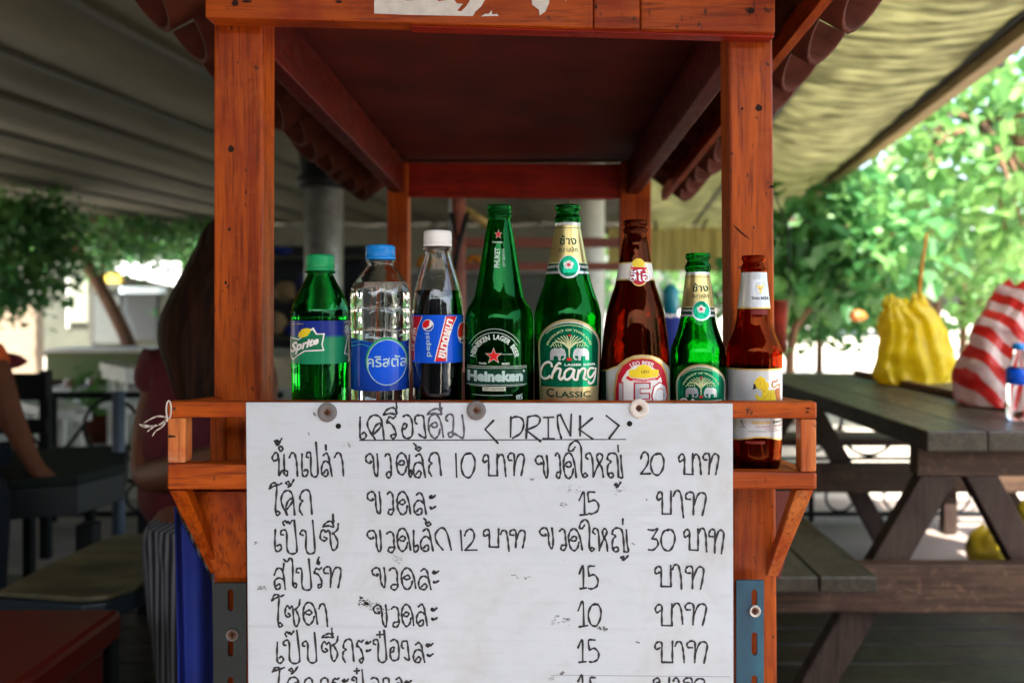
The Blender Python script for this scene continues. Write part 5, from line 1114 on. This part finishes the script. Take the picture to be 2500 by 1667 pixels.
J = {'pelvis': (V(-150, 1180), .14), 'belly': (V(-145, 1080), .13), 'chest': (V(-130, 950), (.16, .12)), 'neck0': (V(-120, 840), .065), 'neck': (V(-118, 800), .055), 'head0': (V(-116, 745), .075), 'head': (V(-116, 690), .095), 'crown': (V(-120, 640), .07), 'nose': (V(-82, 700, 2.55), .018),
     'sh_r': (V(-30, 868, 2.55), .06), 'el_r': (V(22, 1010, 2.5), .040), 'rwrist': (V(82, 1135, 2.45), .025), 'sh_l': (V(-240, 870), .06), 'el_l': (V(-260, 1030, 2.5), .04), 'lwrist': (V(-180, 1120, 2.4), .026),
     'hip_r': (V(-120, 1200, 2.55), .09), 'kn_r': (V(-50, 1200, 2.2), .07), 'an_r': (Vector((V(-50, 1200, 2.2).x, 2.2, .09)), .042), 'toe_r': (Vector((V(-50, 1200, 2.2).x+.03, 2.06, .035)), .034),
     'hip_l': (V(-180, 1200, 2.55), .09), 'kn_l': (V(-200, 1210, 2.2), .07), 'an_l': (Vector((V(-200, 1200, 2.2).x, 2.2, .09)), .042), 'toe_l': (Vector((V(-200, 1200, 2.2).x-.03, 2.06, .035)), .034)}
Ed = [('pelvis', 'belly'), ('belly', 'chest'), ('chest', 'neck0'), ('neck0', 'neck'), ('neck', 'head0'), ('head0', 'head'), ('head', 'crown'), ('head', 'nose'), ('chest', 'sh_r'), ('sh_r', 'el_r'), ('el_r', 'rwrist'), ('chest', 'sh_l'), ('sh_l', 'el_l'), ('el_l', 'lwrist'),
      ('pelvis', 'hip_r'), ('hip_r', 'kn_r'), ('kn_r', 'an_r'), ('an_r', 'toe_r'), ('pelvis', 'hip_l'), ('hip_l', 'kn_l'), ('kn_l', 'an_l'), ('an_l', 'toe_l')]
hand(J, Ed, 'r', J['rwrist'][0], (.5, 0, -.5), (.6, .5, .5)); hand(J, Ed, 'l', J['lwrist'][0], (.6, -.3, -.3), (.6, .5, .5))
skinfig('body', J, Ed, 'pelvis', SKIN, p2)
J2 = {'pelvis': (V(-150, 1170), .17), 'belly': (V(-140, 1070), .165), 'chest': (V(-125, 950), (.19, .15)), 'neck0': (V(-120, 860), .08), 'sh_r': (V(-35, 872, 2.55), .08), 'sl_r': (V(-12, 930, 2.52), .06), 'sh_l': (V(-235, 875), .08), 'sl_l': (V(-250, 950, 2.55), .06)}
skinfig('shirt', J2, [('pelvis', 'belly'), ('belly', 'chest'), ('chest', 'neck0'), ('chest', 'sh_r'), ('sh_r', 'sl_r'), ('chest', 'sh_l'), ('sh_l', 'sl_l')], 'pelvis', ORSH, p2)
J3 = {'pelvis': (V(-150, 1190), .155), 'hip_r': (V(-120, 1205, 2.55), .11), 'kn_r': (V(-50, 1205, 2.2), .085), 'an_r': (Vector((V(-50, 1200, 2.2).x, 2.2, .12)), .06), 'hip_l': (V(-180, 1205, 2.55), .11), 'kn_l': (V(-200, 1212, 2.2), .085), 'an_l': (Vector((V(-200, 1200, 2.2).x, 2.2, .12)), .06)}
skinfig('trousers', J3, [('pelvis', 'hip_r'), ('hip_r', 'kn_r'), ('kn_r', 'an_r'), ('pelvis', 'hip_l'), ('hip_l', 'kn_l'), ('kn_l', 'an_l')], 'pelvis', DENIM, p2)
t = thing('stool', (V(-150, 1180).x, 2.7, 0), 'dark stool under the person in orange at the left edge', 'stool'); q = V(-150, 1180)
box('seat', q.x-.2, q.x+.2, 2.45, 2.85, .34, .38, DENIM, t, .01)
for sx in (-.17, .17):
    for sy in (2.48, 2.82): box('leg', q.x+sx-.015, q.x+sx+.015, sy-.015, sy+.015, 0, .34, IRON, t)

# ================================================================== BEYOND THE RAILING, LEFT
def whitebench(name, slats, legs, Y, lab):
    t = thing(name, at(*legs[0][:2], Y), lab, 'bench')
    for (xa, ya, Ya, xb, yb, Yb) in slats: barp('slat', at(xa, ya, Ya), at(xb, yb, Yb), .10, .045, WHITEP, t)
    for (x, y, Yl) in legs:
        q = at(x, y, Yl); box('leg', q.x-.018, q.x+.018, Yl-.018, Yl+.018, 0, q.z, WHITEP, t)
whitebench('white_bench', [(-40, 945, 5.4, 90, 968, 4.8), (20, 962, 5.0, 150, 1012, 4.3), (54, 984, 4.7, 157, 1012, 4.15)], [(80, 972, 4.86), (150, 1015, 4.24), (-30, 950, 5.3)], 4.8, 'white slatted bench in the sun beyond the railing at the far left')
whitebench('white_bench', [(127, 983, 5.1, 192, 1004, 4.6), (140, 1000, 4.9, 200, 1018, 4.45)], [(195, 1002, 4.7), (135, 990, 5.05)], 4.7, 'white slatted bench right behind the far left one, in the sun')
whitebench('white_chair', [(264, 893, 5.0, 330, 908, 4.7), (270, 912, 5.0, 330, 926, 4.72), (262, 985, 4.9, 330, 1000, 4.6)], [(272, 900, 4.98), (300, 925, 4.8)], 4.9, 'white slatted chair with tall back beyond the railing, left of the woman')
t = thing('garden_shed', (-6.5, 17, 0), 'low grey green building with a bright sunlit awning roof behind the slanting trunk', 'building')
SW = mat('grey_green_wall', (.045, .05, .036), .8, var=.25, scale=1.2)
def wrect(nm, x0, y0, x1, y1, Y, m, th=.1, parent=None): return quadbox(nm, rect(x0, y0, x1, y1), Y, Y+th, m, parent or t, 0)
wrect('wall', -60, 660, 560, 862, 16, SW, 3.0); wrect('door', 166, 682, 214, 787, 15.9, mat('pale_door', (.16, .17, .13), .6), .08); wrect('pale_frame', 163, 680, 166, 800, 15.9, WHITEP, .08)
wrect('window', 228, 718, 292, 838, 15.9, mat('grey_window', (.045, .052, .05), .4), .08); wrect('window', 300, 716, 382, 830, 15.9, mat('dark_window', (.015, .02, .024), .3), .08); wrect('window_frame', 216, 714, 226, 842, 15.88, BATTEN, .1)
A = [at(285, 668, 14.6), at(440, 702, 14.6), at(440, 645, 17.4), at(285, 645, 17.4)]; b = MB(); b.hexa([A[0], A[1], A[1]+Vector((0, 0, .05)), A[0]+Vector((0, 0, .05)), A[3], A[2], A[2]+Vector((0, 0, .05)), A[3]+Vector((0, 0, .05))]); b.build('awning', WHITEP, t)
wrect('fascia', 292, 700, 388, 716, 15.6, mat('pale_blue_fascia', (.42, .52, .58), .5), .3); wrect('yellow_sign', 250, 668, 296, 690, 15.7, mat('yellow_sign_paint', (.5, .34, .04), .6), .1)
solid('beige_wall', rect(-200, 745, 87, 915), 12, 12.2, mat('beige_plaster', (.17, .13, .09), .85, var=.12, scale=2), 'beige garden wall at the far left behind the leaves', 'wall', bevel=0)
t = thing('planter_wall', (-5.5, 11, 0), 'low mossy concrete planter on short dark feet beyond the railing', 'planter')
PLM = mat('mossy_concrete', (.19, .16, .075), .9, var=.4, scale=1.6, bmp=.3, col2=(.06, .09, .03))
quadbox('trough', rect(112, 855, 420, 926), 10.0, 10.5, PLM, t, 0); quadbox('rim', rect(108, 852, 424, 860), 9.95, 10.55, CONC, t, 0)
for x in (125, 180, 235, 300, 370): q = at(x, 926, 10.2); box('foot', q.x-.05, q.x+.05, 10.1, 10.4, 0, q.z, BARK, t, 0)
def pot(px, Y, s, lab):
    x = (px-CX)/F*Y; t = thing('potted_plant', (x, Y, 0), lab, 'plant')
    b = MB(); b.lathe([(.001, 0), (.10*s, 0), (.14*s, .22*s), (.15*s, .24*s), (.13*s, .24*s), (.001, .2*s)], (x, Y, 0), 18); b.build('pot', TILE, t, smooth=True)
    leaves(90, lambda: Vector((x, Y, .34*s))+Vector(np.random.normal(0, .09*s, 3)), .06, LEAFB, 'foliage', t)
def leaves(n, pos, size, m, name, parent, stuff=True, droop=.4):
    vs = []; fs = []
    for i in range(n):
        c = pos(); s_ = size*random.uniform(.6, 1.25); a = random.uniform(0, 2*math.pi); tl = random.uniform(-.9, .3)-droop
        d = Vector((math.cos(a)*math.cos(tl), math.sin(a)*math.cos(tl), math.sin(tl))); r = d.cross(Vector((random.uniform(-.4, .4), random.uniform(-.4, .4), 1))).normalized(); u = r.cross(d).normalized()
        b0 = len(vs); fld = random.uniform(.05, .25)
        vs += [tuple(c), tuple(c+d*s_*.22+r*s_*.40+u*s_*fld), tuple(c+d*s_*.62+r*s_*.38+u*s_*fld), tuple(c+d*s_*1.05), tuple(c+d*s_*.62-r*s_*.38+u*s_*fld), tuple(c+d*s_*.22-r*s_*.40+u*s_*fld), tuple(c+d*s_*.45)]
        fs += [(b0, b0+1, b0+6), (b0+1, b0+2, b0+6), (b0+2, b0+3, b0+6), (b0+3, b0+4, b0+6), (b0+4, b0+5, b0+6), (b0+5, b0, b0+6)]
    b = MB(); b.add(vs, fs); o = b.build(name, m, parent)
    if stuff: o['kind'] = 'stuff'
    return o
pot(222, 6.4, 1.0, 'potted plant beyond the railing, left of the other pot'); pot(252, 6.1, .9, 'potted plant beyond the railing, nearer the blue grey post')

# ================================================================== TREES
def tree(name, base, trunk, crown_c, rad, nclump, per, leaf, mats, lab, limb=.03, seed=0, cat='tree', spread=.28, big=0):
    random.seed(seed); np.random.seed(seed)
    t = thing(name, base, lab, cat)
    for pts, r0, r1 in trunk:
        q = [Vector(p) for p in spline(pts, 4)]; b = MB(); b.tube(q, [r0+(r1-r0)*i/(len(q)-1) for i in range(len(q))], 10); b.build('trunk', BARK, t, smooth=True)
    cl = []; top = Vector(trunk[0][0][-1])
    for i in range(nclump):
        while True:
            d = Vector(np.random.uniform(-1, 1, 3))
            if d.length <= 1 and (d.length > .35): break
        cl.append(Vector(crown_c)+Vector((d.x*rad[0], d.y*rad[1], d.z*rad[2])))
    b = MB()
    for c in cl[::3]: m_ = (top+c)/2+Vector((0, 0, .1)); b.tube([top, m_, c], [limb, limb*.6, limb*.25], 5)
    b.build('branches', BARK, t, smooth=True)
    sets = [[], []]
    for c in cl: sets[0 if random.random() < .6 else 1].append(c)
    for S_, m_ in zip(sets, mats):
        if S_: leaves(len(S_)*per, (lambda S_=S_: random.choice(S_)+Vector(np.random.normal(0, spread, 3))*Vector((1, 1, .75)) if False else random.choice(S_)+Vector([np.random.normal(0, spread), np.random.normal(0, spread), np.random.normal(0, spread*.7)])), leaf, m_, 'foliage', t)
    if big:
        b0 = leaves(1, lambda: Vector((0, 0, 0)), leaf*1.15, mats[0], 'leaf', None, False); me = b0.data; bpy.data.objects.remove(b0)
        for i in range(big):
            c = random.choice(cl)+Vector([np.random.normal(0, spread), -abs(np.random.normal(.3, spread)), np.random.normal(0, spread)])
            o = bpy.data.objects.new('leaf', me); C.objects.link(o); o.parent = t; o.location = c-Vector(base); o.rotation_euler = (random.uniform(-.6, .6), random.uniform(-.6, .6), random.uniform(0, 6.28)); o.scale = [random.uniform(.8, 1.25)]*3
    return t
def gp(px, Y): return ((px-CX)/F*Y, Y, 0)
# right side
b0 = gp(1932, 7.0); tree('broadleaf_tree', b0, [([b0, at(1940, 800, 7.0), at(2075, 680, 7.0)], .045, .03)], at(2050, 605, 6.9), (.78, .8, .46), 58, 22, .15, (LEAFD, LEAFB), 'low dark green broadleaf tree just right of the stall post', seed=3, spread=.2, big=110)
b0 = gp(2255, 8.6); tree('broadleaf_tree', b0, [([b0, at(2262, 640, 8.6), at(2255, 340, 8.6)], .07, .035), ([gp(2290, 8.7), at(2285, 640, 8.7), at(2277, 330, 8.7)], .045, .025), ([gp(2235, 8.5), at(2238, 640, 8.5), at(2236, 380, 8.5)], .04, .02)], at(2240, 400, 8.4), (1.5, 1.0, 1.25), 44, 18, .18, (LEAFB, LEAFL), 'pale green broadleaf tree with three thin dark stems behind the yellow bag', seed=5, spread=.26, big=60)
b0 = gp(2480, 6.8); tree('broadleaf_tree', b0, [([b0, at(2560, 600, 6.8), at(2480, 330, 6.8), at(2400, 300, 6.8)], .08, .03)], at(2480, 420, 6.8), (.95, .8, 1.05), 40, 20, .15, (LEAFB, LEAFL), 'sunlit broadleaf tree at the right edge above the striped bag', seed=8, spread=.24, big=50)
b0 = gp(2350, 10.5); tree('broadleaf_tree', b0, [([b0, at(2350, 690, 10.5), at(2330, 560, 10.5)], .05, .03)], at(2300, 690, 10.3), (2.4, 1.0, .62), 52, 18, .19, (LEAFB, LEAFL), 'bright green shrubby tree low behind the yellow bag', seed=11, spread=.26)
b0 = gp(2000, 11.0); tree('broadleaf_tree', b0, [([b0, at(2000, 740, 11), at(1990, 680, 11)], .05, .03)], at(1985, 720, 11), (1.2, 1.0, .5), 50, 22, .15, (LEAFD, LEAFB), 'green shrubby tree low behind the stall post', seed=12, spread=.26)
blob('orange_flower', at(2093, 772, 5.6), .06, .05, .045, LEAFO, 'orange blossom among the leaves left of the yellow bag', 'flower', 4)
for i, (px, Y, rr) in enumerate(((2150, 26, 1.7), (2620, 24, 1.9), (1700, 22, 2.5), (2900, 15, 3))):
    b0 = gp(px, Y); tree('far_tree', b0, [([b0, (b0[0], Y, 1.0), (b0[0]+.1, Y, 2.0)], .16, .1)], (b0[0], Y, 2.7+.3*i), (rr, 1.6, 1.5), 60, 22, .3, (LEAFL, LEAFB), ['distant sunlit tree behind the low tree by the post', 'distant sunlit tree behind the striped bag', 'distant tree seen past the yellow curtain', 'distant tree beyond the right edge of the canopy'][i], seed=20+i, spread=.5)
# left side
b0 = fl2(340, 925, 0); b0 = (b0[0], b0[1]-.3, 0); Yt = b0[1]
tree('slanting_tree', b0, [([b0, at(318, 850, Yt), at(245, 700, Yt), at(150, 545, Yt), at(120, 480, Yt)], .11, .06), ([at(262, 740, Yt), at(250, 660, Yt), at(262, 620, Yt), at(285, 560, Yt)], .03, .02)], at(330, 560, Yt+.5), (1.7, 1.2, .42), 80, 34, .10, (LEAFD, LEAFB), 'tree with a slanting brown trunk and green crown beyond the railing', seed=31, spread=.25)
b0 = gp(-30, 8.0); tree('leafy_tree', b0, [([b0, at(-30, 800, 8.0), at(10, 600, 8.0)], .08, .05)], at(45, 610, 7.8), (.48, .6, .55), 60, 40, .085, (LEAFD, LEAFB), 'leafy green tree hanging down at the left edge', seed=32, spread=.14)
b0 = gp(300, 19); tree('far_tree', b0, [([b0, (b0[0], 19, 1.5), (b0[0], 19, 2.5)], .2, .1)], (b0[0]+.5, 19.5, 3.3), (4.5, 1.2, 1.1), 110, 26, .2, (LEAFD, LEAFB), 'wide green tree behind the low building', seed=33, spread=.4)
for i, (x, y, rr) in enumerate(((-18, 22, 5), (-9, 27, 5), (0, 30, 5), (9, 28, 5), (-16, 8, 4))):
    tree('far_tree', (x, y, 0), [([(x, y, 0), (x, y, 2), (x, y, 4)], .25, .12)], (x, y, 3.6), (rr, 2, 2.6), 60, 20, .5, (LEAFD, LEAFB), ['large tree standing far off to the left of the building', 'large tree far behind the low building', 'large tree far behind the middle of the canopy', 'large tree far behind the right canopy', 'large tree left of the canopy'][i], seed=40+i, spread=.8)
# ================================================================== ADDED SCREENS AND TREES BEHIND THE CAMERA (unseen, they shape light and bottle reflections)
t = thing('market_front', (0, -3.4, 0), 'dark timber market front facing the stall, with open doorways', 'building')
SCREENM = mat('dark_market_timber', (.06, .05, .045), .8)
for (x0, x1, z0, z1) in ((-9, -3.0, 0, 3.0), (-3.0, 1.55, 0, 2.3), (1.85, 5.0, 0, 2.3), (7.4, 9, 0, 2.3)):  # added light blockers; the openings give bright strips in the bottles
    b = MB(); b.box(x0, x1, -3.6, -3.4, z0, z1); b.build('wall_panel', SCREENM, t)
b = MB(); b.box(-9, -1.6, -3.4, -1.0, 3.0, 3.06); b.build('roof', SCREENM, t)  # unseen cover, cut short to leave sunlit ground before the stall
for (y0, y1) in ((-3.4, -.35), (-.05, .35)):  # added partition darkens left faces, its gap makes a strip reflection
    b = MB(); b.box(-2.5, -2.4, y0, y1, 0, 2.12); b.build('wall_panel', SCREENM, t)
for (y0, y1) in ((-3.4, -1.2), (-.4, 2.6)):  # added left blockers with a gap for a reflected strip
    b = MB(); b.box(-9.0, -8.9, y0, y1, 0, 3.0); b.build('wall_panel', SCREENM, t)
for i, (x, y) in enumerate(((3.2, -12), (-5, -11), (14, -2))):  # unseen trees put in for what the bottles reflect
    tree('far_tree', (x, y, 0), [([(x, y, 0), (x, y, 2), (x, y, 3)], .2, .1)], (x, y, 3.2), (2.6, 1.6, 1.7), 45, 20, .35, (LEAFD, LEAFB), ['tree behind the photographer to the right', 'tree behind the photographer to the left', 'tree off to the right of the market front'][i], seed=60+i, spread=.6)
